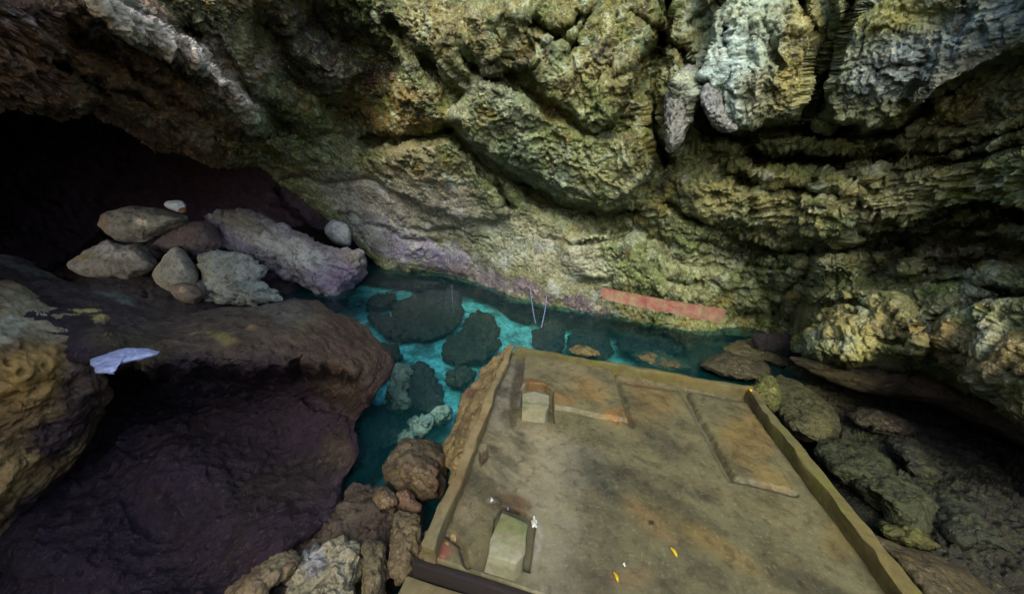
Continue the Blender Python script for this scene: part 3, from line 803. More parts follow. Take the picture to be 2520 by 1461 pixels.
b = boulder('boulder', [(500, 540), (560, 512), (620, 520), (690, 550), (760, 588), (820, 610), (880, 618), (930, 645), (928, 690), (892, 722), (830, 747), (780, 725), (720, 695), (660, 660), (600, 630), (545, 608), (510, 575)], 5.35, .9, .3,
            slope=(-.03, -.1), mat='craggy', base=(159, 151, 154), blobs=[(600, 540, 80, 25, 20, (127, 119, 100), .8), (560, 590, 60, 30, 30, (148, 140, 159), .8), (720, 620, 120, 34, 25, (216, 213, 201), .85), (800, 640, 60, 20, 20, (170, 179, 175), .6), (860, 690, 90, 50, 20, (143, 126, 159), .8), (880, 640, 40, 24, 20, (136, 140, 107), .6)],
            amp=.07, lump=.06, freq=2.6, cuts=6, seed=26, crag=.045, na=220, nr=56)
tag(b, 'long pale violet pitted boulder reaching from the heap to the pool edge', 'boulder', PILE)
b = boulder('boulder', [(375, 605), (420, 570), (480, 545), (530, 560), (545, 600), (520, 635), (478, 640), (446, 612), (405, 622)], 5.25, .7, .25, base=(95, 80, 81), amp=.05, cuts=6, seed=27, crag=.02)
tag(b, 'dark brown boulder filling the middle of the heap', 'boulder', PILE)
b = boulder('boulder', [(798, 565), (822, 541), (858, 558), (862, 602), (832, 604), (805, 585)], 6.2, .6, .25, base=(145, 154, 154), amp=.03, cuts=4, seed=28)
tag(b, 'small pale grey boulder behind the heap under the slanting wall', 'boulder', PILE)
b = boulder('boulder', [(520, 640), (600, 600), (680, 650), (780, 710), (840, 760), (760, 775), (640, 740)], 5.6, .6, .2, base=(63, 50, 67), mat='damp', amp=.04, cuts=3, seed=29)
tag(b, 'dark purple boulder in the gap below the long pitted boulder', 'boulder', PILE)

# the massive rock at lower left: level brown top, undercut face with its shade put into the base colour
bigF = tps([(-120, 600, 2.6), zc(0, 640, .95), zc(110, 672, .92), zc(250, 715, .86), zc(400, 765, .80), zc(560, 758, .80), zc(700, 748, .76), zc(830, 768, .64), zc(915, 825, .55), zc(948, 870, .5),
            zc(0, 880, .98), zc(260, 880, .9), zc(430, 880, .86), zc(600, 885, .82), zc(750, 880, .76), zc(880, 890, .62),
            (300, 1000, 2.55), (600, 1000, 2.6), (780, 985, 2.38), zc(890, 985, .36), zc(850, 1060, .16), (300, 1150, 2.9), (600, 1150, 2.85), zc(848, 1130, -.05), zc(812, 1195, -.05), (650, 1260, 2.6), (400, 1350, 2.7), (250, 1450, 2.6), (-100, 1450, 2.4), (0, 1200, 2.5)])


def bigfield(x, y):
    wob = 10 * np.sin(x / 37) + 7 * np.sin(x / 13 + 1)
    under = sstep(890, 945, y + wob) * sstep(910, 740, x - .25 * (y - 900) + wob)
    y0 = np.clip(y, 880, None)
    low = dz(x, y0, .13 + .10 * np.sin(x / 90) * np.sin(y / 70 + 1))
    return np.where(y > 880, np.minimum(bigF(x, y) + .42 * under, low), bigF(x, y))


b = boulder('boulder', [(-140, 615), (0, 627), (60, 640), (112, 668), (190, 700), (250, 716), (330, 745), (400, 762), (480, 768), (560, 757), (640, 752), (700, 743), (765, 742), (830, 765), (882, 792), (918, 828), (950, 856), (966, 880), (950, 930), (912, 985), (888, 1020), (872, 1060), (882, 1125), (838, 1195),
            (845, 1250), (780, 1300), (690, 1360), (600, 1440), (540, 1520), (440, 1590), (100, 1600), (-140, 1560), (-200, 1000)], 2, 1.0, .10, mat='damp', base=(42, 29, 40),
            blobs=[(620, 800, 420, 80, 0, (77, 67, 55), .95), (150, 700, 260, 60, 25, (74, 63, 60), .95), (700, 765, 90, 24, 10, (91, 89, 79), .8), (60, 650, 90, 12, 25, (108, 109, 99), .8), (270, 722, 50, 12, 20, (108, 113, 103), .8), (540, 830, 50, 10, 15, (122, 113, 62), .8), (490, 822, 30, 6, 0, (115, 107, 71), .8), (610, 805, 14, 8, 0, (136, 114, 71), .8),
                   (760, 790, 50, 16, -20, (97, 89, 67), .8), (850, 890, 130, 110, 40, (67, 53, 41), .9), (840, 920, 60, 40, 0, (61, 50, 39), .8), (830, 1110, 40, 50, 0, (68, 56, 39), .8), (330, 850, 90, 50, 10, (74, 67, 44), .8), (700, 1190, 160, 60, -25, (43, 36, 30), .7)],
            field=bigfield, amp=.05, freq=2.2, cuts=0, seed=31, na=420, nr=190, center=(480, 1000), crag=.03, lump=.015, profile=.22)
tag(b, 'massive brown boulder with a level top and undercut face painted in dark purple shade at lower left', 'boulder')

edgeF = tps([(-150, 700, 1.9), zc(0, 700, 1.06), zc(120, 740, 1.0), zc(250, 780, .94), zc(265, 840, .94), zc(0, 850, 1.06), (100, 870, 1.72), (200, 880, 1.85), (0, 1000, 1.62), (150, 1000, 1.78), (250, 1000, 2.0), (0, 1250, 1.65), (120, 1200, 1.85), (-150, 1000, 1.5), (-150, 1400, 1.5), (0, 1400, 1.75)])
b = boulder('boulder', [(-150, 690), (0, 690), (60, 712), (130, 756), (210, 768), (255, 782), (272, 830), (250, 880), (262, 970), (246, 1035), (205, 1105), (130, 1200), (70, 1270), (25, 1345), (-40, 1400), (-150, 1420), (-220, 1000)], 1.8, .8, .08,
            base=(112, 88, 56), blobs=[(110, 780, 150, 60, 20, (146, 136, 108), .95), (20, 810, 60, 30, 0, (168, 164, 140), .7), (220, 770, 40, 8, 10, (170, 156, 92), .8), (80, 930, 110, 70, -30, (160, 128, 68), .9), (200, 980, 60, 120, 10, (62, 48, 46), .95), (130, 1080, 80, 50, -30, (56, 42, 48), .9), (40, 1160, 80, 60, 0, (146, 120, 74), .9), (120, 1250, 90, 60, -40, (54, 40, 50), .9), (200, 860, 60, 20, 10, (92, 70, 44), .8)],  # dark patches on the right hold the shade of that turned-away side
            field=edgeF, amp=.05, freq=3, lump=.02, cuts=0, seed=33, na=260, nr=110, center=(60, 1000), crag=.03, profile=.22)
tag(b, 'tan weathered boulder with a pale crusted top at the left edge of the photo', 'boulder')

# rocks in the near left corner beside the platform
NEARG = 'rocks along the left side of the platform'
b = boulder('rock', [(845, 1240), (862, 1205), (900, 1190), (940, 1200), (985, 1235), (985, 1255), (1040, 1250), (1035, 1330), (1010, 1400), (960, 1500), (860, 1540), (700, 1540), (500, 1540), (540, 1450), (620, 1380), (720, 1330), (800, 1285)], float(dz(800, 1400, .12)), .7, .18, slope=sl(800, 1400, .1),
            mat='damp', base=(80, 70, 58), blobs=[(950, 1300, 80, 40, 0, (70, 58, 50), .8), (700, 1400, 100, 60, -30, (66, 56, 50), .8)], amp=.08, lump=.02, freq=3.5, cuts=0, seed=35, na=240, nr=70, crag=.028)
tag(b, 'broad dark brown rock at the near left foot of the platform', 'rock', NEARG)
b = boulder('rock', [(545, 1470), (590, 1415), (650, 1370), (700, 1350), (745, 1370), (720, 1410), (660, 1450), (640, 1500), (560, 1520)], float(dz(650, 1420, .26)), .4, .12, slope=sl(650, 1420, .26), base=(124, 108, 84), blobs=[(690, 1380, 40, 20, -30, (130, 124, 92), .7)], amp=.03, freq=5, cuts=5, seed=36, crag=.02)
tag(b, 'smooth tan rock left of the pale craggy rock at the bottom of the photo', 'rock', NEARG)
b = boulder('rock', [(700, 1430), (745, 1370), (800, 1340), (850, 1335), (890, 1350), (885, 1420), (870, 1520), (760, 1530), (680, 1510)], float(dz(800, 1420, .28)), .4, .1, slope=sl(800, 1420, .28), mat='craggy', base=(168, 162, 132), blobs=[(770, 1380, 30, 40, 20, (170, 172, 178), .8), (840, 1400, 30, 60, 0, (186, 178, 150), .7)], amp=.05, lump=.02, freq=6, cuts=8, seed=37, crag=.022)
tag(b, 'pale craggy cream rock at the bottom of the photo left of the platform', 'rock', NEARG)
b = boulder('rock', [(900, 1350), (925, 1335), (945, 1345), (950, 1480), (930, 1530), (890, 1530)], float(dz(920, 1420, .3)), .4, .08, slope=sl(920, 1420, .3), mat='smooth', base=(96, 88, 66), amp=.04, lump=.01, freq=5, cuts=6, seed=38, crag=.015)
tag(b, 'narrow olive rock between the pale craggy rock and the platform', 'rock', NEARG)
b = boulder('rock', [(965, 1270), (1000, 1255), (1040, 1265), (1030, 1330), (1008, 1400), (975, 1440), (955, 1400), (960, 1330)], float(dz(1000, 1330, .3)), .4, .08, slope=sl(1000, 1330, .3), base=(94, 84, 64), blobs=[(1000, 1290, 20, 30, 0, (120, 108, 80), .7)], amp=.04, lump=.01, freq=5, cuts=7, seed=39, crag=.015)
tag(b, 'tan upright rock pressed against the left end of the platform', 'rock', NEARG)
b = boulder('rock', [(935, 1140), (955, 1110), (1000, 1085), (1055, 1085), (1090, 1110), (1105, 1150), (1098, 1205), (1070, 1245), (1020, 1245), (980, 1225), (950, 1190)], float(dz(1020, 1170, .24)), .6, .3, slope=sl(1020, 1170, .2), base=(80, 70, 54), blobs=[(1030, 1190, 40, 40, 0, (96, 82, 60), .8), (980, 1120, 50, 30, 0, (92, 84, 70), .7), (1085, 1180, 20, 50, 0, (84, 64, 50), .8)], mat='smooth', amp=.05, freq=4, cuts=10, lump=.02, seed=40, crag=.02)
tag(b, 'rounded brown rock between the pool and the platform footing', 'rock', NEARG)
b = boulder('rock', [(915, 1235), (922, 1210), (942, 1198), (968, 1215), (978, 1235), (950, 1248), (925, 1248)], float(dz(945, 1225, .2)), .2, .08, slope=sl(945, 1225, .2), base=(112, 96, 72), amp=.03, freq=6, cuts=9, crag=.012, seed=42)
tag(b, 'small light tan stone beside the rounded brown rock', 'rock', NEARG)
b = boulder('rock', [(975, 1215), (1000, 1205), (1015, 1230), (1030, 1252), (1000, 1252), (985, 1238)], float(dz(1000, 1232, .16)), .2, .06, slope=sl(1000, 1232, .16), base=(104, 82, 64), amp=.03, freq=6, cuts=9, crag=.012, seed=43)
tag(b, 'small brown stone between the light tan stone and the rounded brown rock', 'rock', NEARG)

# rocky footing under the left rim
footF = tps([zc(1250, 850, .25), zc(1200, 905, .12), zc(1150, 960, .06), zc(1115, 1050, .05), (1085, 1130, float(dz(1085, 1130, .05))), zc(1100, 1230, .1), zc(1062, 1290, .2), zc(1010, 1370, .3), zc(1240, 900, .30), zc(1190, 1030, .33), zc(1140, 1150, .33), zc(1090, 1270, .33), zc(1250, 1000, .25), zc(1180, 1150, .25)])
b = boulder('footing_rock', [(1255, 850), (1235, 868), (1195, 900), (1172, 935), (1150, 955), (1125, 1010), (1112, 1060), (1085, 1105), (1092, 1140), (1112, 1180), (1100, 1235), (1072, 1280), (1030, 1370), (1060, 1385), (1130, 1300), (1230, 1080), (1275, 930)], 2.5, .5, .04, base=(118, 104, 72),
            blobs=[(1170, 990, 30, 40, 0, (110, 98, 66), .7), (1145, 965, 30, 16, 20, (84, 62, 50), .8), (1110, 1100, 30, 20, 0, (130, 112, 72), .8), (1130, 1060, 20, 10, 0, (100, 96, 70), .6)], field=footF, amp=.035, freq=5, lump=.02, cuts=0, seed=44, na=220, nr=50, center=(1165, 1110), crag=.02, profile=.35)
tag(b, 'tan rocky footing along the left rim of the concrete platform', 'rock')

# right side
RG = 'mossy rocks along the right side of the platform'
b = boulder('rock', [(1885, 935), (1925, 928), (1980, 950), (2030, 990), (2066, 1035), (2052, 1075), (2000, 1095), (1950, 1070), (1905, 1015), (1880, 970)], float(dz(1970, 1010, .38)), .6, .25, slope=sl(1970, 1010, .3), mat='moss', base=(50, 52, 30), blobs=[(2020, 1040, 40, 24, 30, (76, 74, 44), .7)], amp=.04, freq=3.5, cuts=5, seed=45, crag=.025)
tag(b, 'large olive mossy rock outside the far right corner of the platform', 'rock', RG)
b = boulder('rock', [(1842, 962), (1858, 940), (1885, 928), (1912, 940), (1922, 985), (1900, 1008), (1870, 990)], float(dz(1885, 965, .56)), .35, .12, slope=sl(1885, 965, .5), mat='moss', base=(72, 76, 34), blobs=[(1900, 970, 20, 16, 0, (112, 112, 62), .7)], amp=.035, freq=6, cuts=4, seed=46, crag=.03)
tag(b, 'small yellow-green mossy stone touching the far right corner of the platform', 'rock', RG)
shore = [
    ([(1725, 905), (1745, 880), (1800, 872), (1870, 885), (1900, 915), (1880, 935), (1800, 930)], .16, (54, 53, 38), 'flat grey brown rock at the water edge behind the right end of the platform rim', 47, 'smooth'),
    ([(1550, 875), (1580, 862), (1630, 866), (1668, 885), (1700, 905), (1650, 912), (1590, 898)], .03, (84, 78, 54), 'low brown rock at the water edge behind the platform front rim', 48, 'craggy'),
    ([(1400, 862), (1420, 850), (1455, 856), (1475, 872), (1440, 880), (1410, 874)], .08, (92, 84, 56), 'small brown rock peeping over the platform front rim', 49, 'smooth'),
    ([(1780, 850), (1840, 835), (1930, 850), (1985, 885), (1960, 905), (1880, 890), (1800, 870)], .06, (60, 60, 40), 'dark olive shelf of rock at the right end of the pool', 50, 'smooth'),
    ([(2000, 1110), (2040, 1085), (2110, 1090), (2170, 1120), (2210, 1165), (2180, 1210), (2110, 1200), (2040, 1160)], .38, (42, 48, 28), 'dark green rock in the rubble right of the platform below the large mossy rock', 51, 'moss'),
    ([(2100, 1190), (2160, 1165), (2240, 1185), (2300, 1230), (2310, 1290), (2240, 1300), (2160, 1260)], .42, (46, 51, 32), 'mid green rock in the middle of the rubble right of the platform', 52, 'moss'),
    ([(2145, 1290), (2180, 1262), (2240, 1275), (2300, 1310), (2330, 1350), (2260, 1350), (2190, 1330)], .36, (66, 68, 32), 'yellow-green rock at the near end of the rubble', 53, 'moss'),
    ([(2280, 1240), (2340, 1220), (2420, 1270), (2500, 1320), (2519, 1380), (2420, 1360), (2330, 1320)], .4, (36, 42, 31), 'grey green rock at the right end of the rubble', 54, 'moss'),
    ([(2180, 1090), (2220, 1075), (2280, 1110), (2330, 1170), (2300, 1200), (2230, 1160)], .36, (31, 33, 27), 'dim grey rock at the dark mouth of the right hollow', 55, 'moss'),
    ([(2090, 1020), (2140, 1005), (2220, 1030), (2260, 1060), (2200, 1070), (2120, 1050)], .34, (44, 40, 28), 'flat brown stone in front of the dark right hollow', 56, 'smooth'),
]
for o_, z, col, lab, sd, mt in shore:
    cx_, cy_ = np.mean(o_, axis=0)
    b = boulder('rock', o_, float(dz(cx_, cy_, z)), .5, .2, slope=sl(cx_, cy_, z), mat=mt, base=col, amp=.05, freq=4, lump=.015, cuts=4, seed=sd, na=110, nr=34, crag=.02)
    tag(b, lab, 'rock', RG if sd > 50 else 'rocks at the far water edge')
b = boulder('rock', [(2120, 1300), (2160, 1320), (2240, 1352), (2320, 1378), (2390, 1415), (2460, 1475), (2480, 1560), (2350, 1560), (2240, 1440), (2170, 1360)], float(dz(2300, 1430, .4)), .5, .12, slope=sl(2300, 1430, .4), base=(64, 58, 37), amp=.03, freq=3, cuts=2, seed=57, crag=.008)
tag(b, 'smooth olive rock against the near right rim of the platform', 'rock', RG)

# ------------------------------------------------------------------ concrete platform
ZF = .48      # platform floor
ZR = .58      # top of its rims


def concrete(name, base=(88, 84, 54), grey=(84, 86, 72), rust=(96, 76, 38), green=(74, 78, 36), dark=(48, 48, 36), greenness=.4, bump=.35, damp=True):
    m, nt, b, out = new_mat(name)
    geo = nt.nodes.new('ShaderNodeNewGeometry'); pos = geo.outputs['Position']
    L = lambda c: tuple(float(v) for v in lin(c))
    n1 = noise(nt, pos, 1.7, 5, .6, .5); n2 = noise(nt, pos, 4.2, 6, .65, .4); n3 = noise(nt, pos, 26, 5, .7); n4 = noise(nt, pos, 2.6, 6, .7, 1.2)
    mp = nt.nodes.new('ShaderNodeMapping'); mp.inputs['Rotation'].default_value = (0, 0, math.radians(35)); mp.inputs['Scale'].default_value = (1.0, 1.8, 1)
    nt.links.new(pos, mp.inputs[0]); n5 = noise(nt, mp.outputs[0], 2.4, 6, .65, .5)
    r1 = ramp(nt, n1.outputs[0], [(.38, (0, 0, 0)), (.62, (1, 1, 1))])
    c = mixc(nt, r1.outputs[0], L(base), L(grey))
    r2 = ramp(nt, n2.outputs[0], [(.52, (0, 0, 0)), (.7, (.75, .75, .75))]); c = mixc(nt, r2.outputs[0], c, L(rust))
    r4 = ramp(nt, n4.outputs[0], [(.5, (0, 0, 0)), (.64, (greenness,) * 3)]); c = mixc(nt, r4.outputs[0], c, L(green))
    r5 = ramp(nt, n5.outputs[0], [(.53, (0, 0, 0)), (.68, (.8, .8, .8))]); c = mixc(nt, r5.outputs[0], c, L(dark))
    r3 = ramp(nt, n3.outputs[0], [(.3, (.66, .65, .62)), (.55, (1, 1, 1)), (.75, (1.15, 1.14, 1.1))]); c = mixc(nt, .8, c, r3.outputs[0], 'MULTIPLY')
    nt.links.new(c, b.inputs['Base Color'])
    rr = ramp(nt, n1.outputs[0], [(.36, (.85,) * 3), (.6, (.38,) * 3 if damp else (.8,) * 3)]); nt.links.new(rr.outputs[0], b.inputs['Roughness'])
    b.inputs['Specular IOR Level'].default_value = .4
    bp = nd(nt, 'ShaderNodeBump', Strength=bump, Distance=.012)
    ad = nd(nt, 'ShaderNodeMath', operation='ADD'); nt.links.new(n3.outputs[0], ad.inputs[0]); nt.links.new(n2.outputs[0], ad.inputs[1])
    nt.links.new(ad.outputs[0], bp.inputs['Height']); nt.links.new(bp.outputs[0], b.inputs['Normal'])
    return m


M['floor'] = concrete('platform_concrete')
M['rim'] = concrete('rim_concrete', base=(124, 110, 76), grey=(104, 97, 70), rust=(104, 78, 44), green=(92, 88, 44), dark=(66, 60, 42), greenness=.5, damp=False)
M['rim_moss'] = concrete('mossy_rim_concrete', base=(92, 84, 46), grey=(82, 80, 50), rust=(88, 68, 32), green=(90, 92, 32), dark=(52, 50, 30), greenness=.8, damp=False)
M['panel'] = concrete('panel_concrete', base=(96, 80, 48), grey=(84, 78, 56), rust=(102, 70, 30), green=(80, 74, 38), dark=(66, 57, 38), greenness=.3, damp=False)
M['block'] = concrete('block_concrete', base=(118, 116, 92), grey=(134, 134, 116), rust=(112, 100, 76), green=(92, 104, 54), dark=(72, 72, 52), greenness=.7, damp=False)
M['dark_side'] = concrete('dark_side_concrete', base=(34, 28, 27), grey=(32, 27, 28), rust=(50, 36, 28), green=(36, 33, 24), dark=(24, 20, 22), damp=False)  # plain dark concrete for the platform's near end face


def prism(name, top_xy, z1, z0, mat, parent=None, bevel=.012, cuts=3, wob=.004, seed=0):
    """upright block with a polygonal plan, worn edges and slightly uneven faces"""
    bm = bmesh.new()
    vs = [bm.verts.new((p[0], p[1], z1)) for p in top_xy]
    f = bm.faces.new(vs)
    if f.normal.z < 0: f.normal_flip()
    ex = bmesh.ops.extrude_face_region(bm, geom=[f])
    for v in [g for g in ex['geom'] if isinstance(g, bmesh.types.BMVert)]: v.co.z = z0
    bmesh.ops.recalc_face_normals(bm, faces=bm.faces)
    if bevel: bmesh.ops.bevel(bm, geom=[e for e in bm.edges], offset=bevel, segments=2, affect='EDGES', profile=.6)
    if cuts:
        for _ in range(cuts):
            long_e = [e for e in bm.edges if e.calc_length() > .07]
            if not long_e: break
            bmesh.ops.subdivide_edges(bm, edges=long_e, cuts=1, use_grid_fill=True)
        co = np.array([v.co[:] for v in bm.verts])
        d = np.stack([fbm(co * 5 + seed, 3, 1), fbm(co * 5 + 20 + seed, 3, 2), fbm(co * 4 + 40 + seed, 3, 3)], 1) * wob * 2.5
        d += np.stack([fbm(co * 22 + seed, 2, 4), fbm(co * 22 + 20 + seed, 2, 5), fbm(co * 22 + 40 + seed, 2, 6)], 1) * wob
        for v, dd in zip(bm.verts, d): v.co.x += dd[0]; v.co.y += dd[1]; v.co.z += dd[2] * .8
    me = bpy.data.meshes.new(name); bm.to_mesh(me); bm.free()
    me.materials.append(mat)
    me.polygons.foreach_set('use_smooth', [True] * len(me.polygons))
    o = bpy.data.objects.new(name, me); COL.objects.link(o)
    if parent: o.parent = parent
    try:
        me.set_sharp_from_angle(angle=math.radians(50))
    except Exception:
        pass
    return o


def zxy(x, y, z):
    p = on_z(x, y, z); return np.array([p[0], p[1]])


plat = bpy.data.objects.new('platform', None); COL.objects.link(plat)
tag(plat, 'rimmed concrete platform with worn floor standing at the edge of the pool', 'platform')
# plan corners on the rim top: far left, far right, near right, near left
A = zxy(1252, 843, ZR); B = zxy(1852, 944, ZR); Cn = zxy(2330, 1530, ZR); Dn = zxy(1026, 1362, ZF)
Cn = B + (zxy(2285, 1461, ZR) - B) * 1.35
front_dir = (B - A) / np.linalg.norm(B - A)
Ln = A + (zxy(1046, 1318, ZR) - A) * 1.02
near_dir = (zxy(1282, 1445, ZF) - Dn); near_dir /= np.linalg.norm(near_dir)
En = Dn + near_dir * 4.2
slab = prism('slab', [A, B, Cn, Cn + np.array([.1, -.6]), En, Dn], ZF - .03, -.7, M['floor'], plat, bevel=.012, cuts=6, wob=.005)


def strip(name, p, q, w, side, z0, z1, mat, seed=0, w2=None):
    d = (q - p) / np.linalg.norm(q - p); n = np.array([d[1], -d[0]]) * side
    return prism(name, [p, q, q + n * (w2 or w), p + n * w], z1, z0, mat, plat, bevel=.012, cuts=6, wob=.009, seed=seed)


left_out_dir = (Ln - A) / np.linalg.norm(Ln - A)
strip('rim', A, Ln, .040, -1, ZF - .1, ZR - .015, M['rim'], 1, .060)
Ain = A + left_out_dir * .0 + front_dir * .055
strip('rim', Ain, B, .035, 1, ZF - .1, ZR - .02, M['rim_moss'], 2, .05)
strip('rim', B + (Cn - B) * .004, Cn, .05, 1, ZF - .1, ZR - .015, M['rim_moss'], 3, .10)
# inner kerb line along the right rim


def platform_floor():
    nu, nv = 400, 480
    d1 = Cn - B; d2 = near_dir
    k = np.linalg.solve(np.array([d1, -d2]).T, Dn - B)
    NR = B + d1 * k[0]
    u, v = np.meshgrid(np.linspace(0, 1, nu), np.linspace(0, 1, nv) ** 1.0)
    u, v = u.ravel()[:, None], v.ravel()[:, None]
    X = (A * (1 - u) + B * u) * (1 - v) + (Dn * (1 - u) + NR * u) * v
    P = np.hstack([X, np.full((len(X), 1), ZF)])
    px, py = proj(P)
    wx = px + 3 * fbm(P * 14, 3, 501) ; wy = py + 3 * fbm(P * 14 + 9, 3, 502)
    z = .006 * fbm(P * 3, 3, 503) + .0008 * fbm(P * 22, 3, 504)
    # raised panel beside the small block, broken along its edges
    s = sdist(wx, wy, [(1290, 872), (1504, 906), (1546, 1040), (1350, 1003), (1352, 962), (1283, 952)])
    z += .026 * sstep(-2, 4, s)
    s = sdist(wx, wy, [(1692, 966), (1824, 990), (1954, 1210), (1806, 1174)]); z += .008 * sstep(-3, 4, s)
    groove_dark = np.zeros(len(px))
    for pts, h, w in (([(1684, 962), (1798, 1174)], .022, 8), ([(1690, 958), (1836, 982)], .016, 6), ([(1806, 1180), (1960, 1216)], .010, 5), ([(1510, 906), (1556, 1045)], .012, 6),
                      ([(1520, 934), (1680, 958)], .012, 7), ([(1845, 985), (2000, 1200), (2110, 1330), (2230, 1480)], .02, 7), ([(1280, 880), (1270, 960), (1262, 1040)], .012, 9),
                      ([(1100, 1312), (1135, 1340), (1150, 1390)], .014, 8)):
        d = seg_dist(wx, wy, pts); groove_dark = np.maximum(groove_dark, np.exp(-(d / (w * 1.1)) ** 2)); z -= 1.7 * h * np.exp(-(d / w) ** 2)
    # sockets the two blocks stand in
    s = sdist(wx, wy, [(1281, 956), (1300, 947), (1335, 950), (1362, 966), (1365, 1040), (1290, 1022)]); z -= .10 * sstep(-1, 5, s)
    s = sdist(wx, wy, [(1218, 1270), (1240, 1245), (1290, 1255), (1320, 1285), (1303, 1405), (1205, 1380)]); z -= .10 * sstep(-2, 7, s)
    s = sdist(wx, wy, [(1178, 1105), (1200, 1090), (1205, 1120), (1182, 1150)]); z -= .02 * sstep(-2, 8, s)
    e = np.minimum(np.minimum(u, 1 - u), np.minimum(v, 1 - v))[:, 0]
    z -= .05 * (1 - sstep(0, .004, e))
    P[:, 2] += z
    blobs = [(1250, 960, 40, 110, 10, (108, 108, 98), .8), (1272, 940, 12, 60, 8, (70, 62, 58), .8), (1252, 1030, 20, 30, 0, (66, 58, 52), .8), (1290, 1150, 120, 120, 0, (128, 120, 94), .8), (1420, 1150, 90, 60, 10, (96, 96, 86), .7),
             (1400, 920, 90, 40, 10, (112, 106, 80), .7), (1450, 965, 50, 30, 20, (118, 98, 60), .8), (1520, 1025, 40, 16, 10, (122, 90, 46), .8), (1380, 985, 50, 18, 10, (124, 98, 58), .7),
             (1600, 990, 60, 60, 20, (106, 92, 56), .8), (1560, 945, 30, 14, 10, (112, 80, 46), .7), (1840, 1080, 70, 80, 30, (112, 96, 56), .8), (1900, 1180, 60, 30, 20, (116, 100, 56), .7),
             (1480, 1180, 80, 60, 40, (74, 74, 58), .7), (1640, 1100, 60, 30, 40, (70, 70, 54), .7), (1740, 1215, 40, 16, 30, (56, 56, 44), .8), (1700, 1300, 160, 40, 35, (88, 80, 50), .7), (1600, 1280, 90, 24, 40, (110, 92, 58), .7),
             (1990, 1440, 110, 30, 20, (56, 56, 40), .8), (1780, 1350, 120, 24, 30, (112, 98, 56), .7), (1370, 1330, 80, 220, 0, (122, 120, 100), .75), (1310, 1130, 90, 90, 0, (132, 126, 102), .7), (1480, 1330, 70, 90, 10, (80, 80, 60), .6), (1720, 1400, 90, 40, 20, (70, 68, 48), .6), (1560, 1180, 50, 40, 20, (64, 64, 48), .6), (1440, 1430, 100, 60, 0, (92, 88, 70), .6), (1560, 1420, 60, 30, 0, (104, 88, 60), .6),
             (1250, 1236, 60, 26, 10, (84, 62, 38), .85), (1320, 1330, 14, 50, 5, (150, 150, 136), .5), (1110, 1340, 60, 30, 20, (92, 76, 58), .8), (1068, 1350, 44, 24, 20, (128, 74, 58), .9), (1192, 1120, 14, 22, 0, (60, 48, 38), .8),
             (1150, 1240, 40, 60, 0, (118, 108, 84), .7), (1320, 948, 40, 8, 8, (96, 66, 28), .8), (1210, 1228, 14, 8, 0, (170, 172, 166), .7), (1608, 1284, 8, 6, 0, (36, 34, 26), .9), (2080, 1330, 60, 60, 40, (104, 92, 50), .6)]
    cols = paint(px, py, P, (94, 92, 66), blobs, 7, 16)
    st = P[:, :2] @ np.array([[.77, -.64], [.64, .77]]).T
    wash = fbm(np.stack([st[:, 0] * 1.4, st[:, 1] * 4.5, 0 * u[:, 0]], 1), 5, 520, .6)
    g = sstep(.05, .4, wash) * .7; cols = cols * (1 - g[:, None]) + lin((60, 60, 44)) * g[:, None]
    g = sstep(.05, .5, -wash) * .45; cols = cols * (1 - g[:, None]) + lin((114, 106, 72)) * g[:, None]
    g = .6 * groove_dark; cols = cols * (1 - g[:, None]) + lin((56, 54, 38)) * g[:, None]  # grooves darkened in colour so the panel lines show
    cols *= (1 + .25 * fbm(P * 5, 4, 530))[:, None]
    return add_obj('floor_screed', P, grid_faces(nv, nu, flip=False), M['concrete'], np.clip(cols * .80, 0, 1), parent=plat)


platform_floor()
nd2 = np.array([near_dir[1], -near_dir[0]])
if nd2[1] > 0: nd2 = -nd2
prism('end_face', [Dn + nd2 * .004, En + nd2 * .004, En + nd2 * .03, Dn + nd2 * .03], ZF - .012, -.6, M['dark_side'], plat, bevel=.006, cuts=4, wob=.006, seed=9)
# lower step in front of the dark end
S0 = Dn + nd2 * .034 - near_dir * .03
st = prism('step', [S0, S0 + near_dir * 1.2, S0 + near_dir * 1.2 + nd2 * .35, S0 + nd2 * .35], ZF - .085, -.6, M['rim'], None, bevel=.012, cuts=4, wob=.005, seed=10)
tag(st, 'low pale olive concrete step below the near left end of the platform', 'step')

# two stone blocks standing on the platform
def block(x0, pts_top, h, label, seed):
    top = [zxy(x, y, ZF + h) for x, y in pts_top]
    o = prism('stone_block', top, ZF + h, ZF - .09, M['block'], None, bevel=.009, cuts=5, wob=.006, seed=seed)
    tag(o, label, 'block', 'stone blocks standing on the platform')
    return o


block(0, [(1288, 968), (1316, 960), (1350, 972), (1351, 998), (1344, 1008), (1286, 1001)], .10, 'smaller pale green stone block beside the raised panel near the far left rim', 20)
block(0, [(1240, 1262), (1303, 1290), (1292, 1366), (1268, 1386), (1196, 1360), (1206, 1325)], .10, 'larger olive stone block standing near the near left end of the platform', 21)

# ------------------------------------------------------------------ small things
def plain(name, rgb, rough=.6, spec=.4, trans=0, var=.25):
    m, nt, b, out = new_mat(name)
    geo = nt.nodes.new('ShaderNodeNewGeometry'); n1 = noise(nt, geo.outputs['Position'], 30, 4, .6)
    L = tuple(float(v) for v in lin(rgb))
    r = ramp(nt, n1.outputs[0], [(.35, tuple(v * (1 - var) for v in L)), (.65, tuple(min(1, v * (1 + var * .4)) for v in L))])
    nt.links.new(r.outputs[0], b.inputs['Base Color']); b.inputs['Roughness'].default_value = rough
    b.inputs['Specular IOR Level'].default_value = spec
    return m


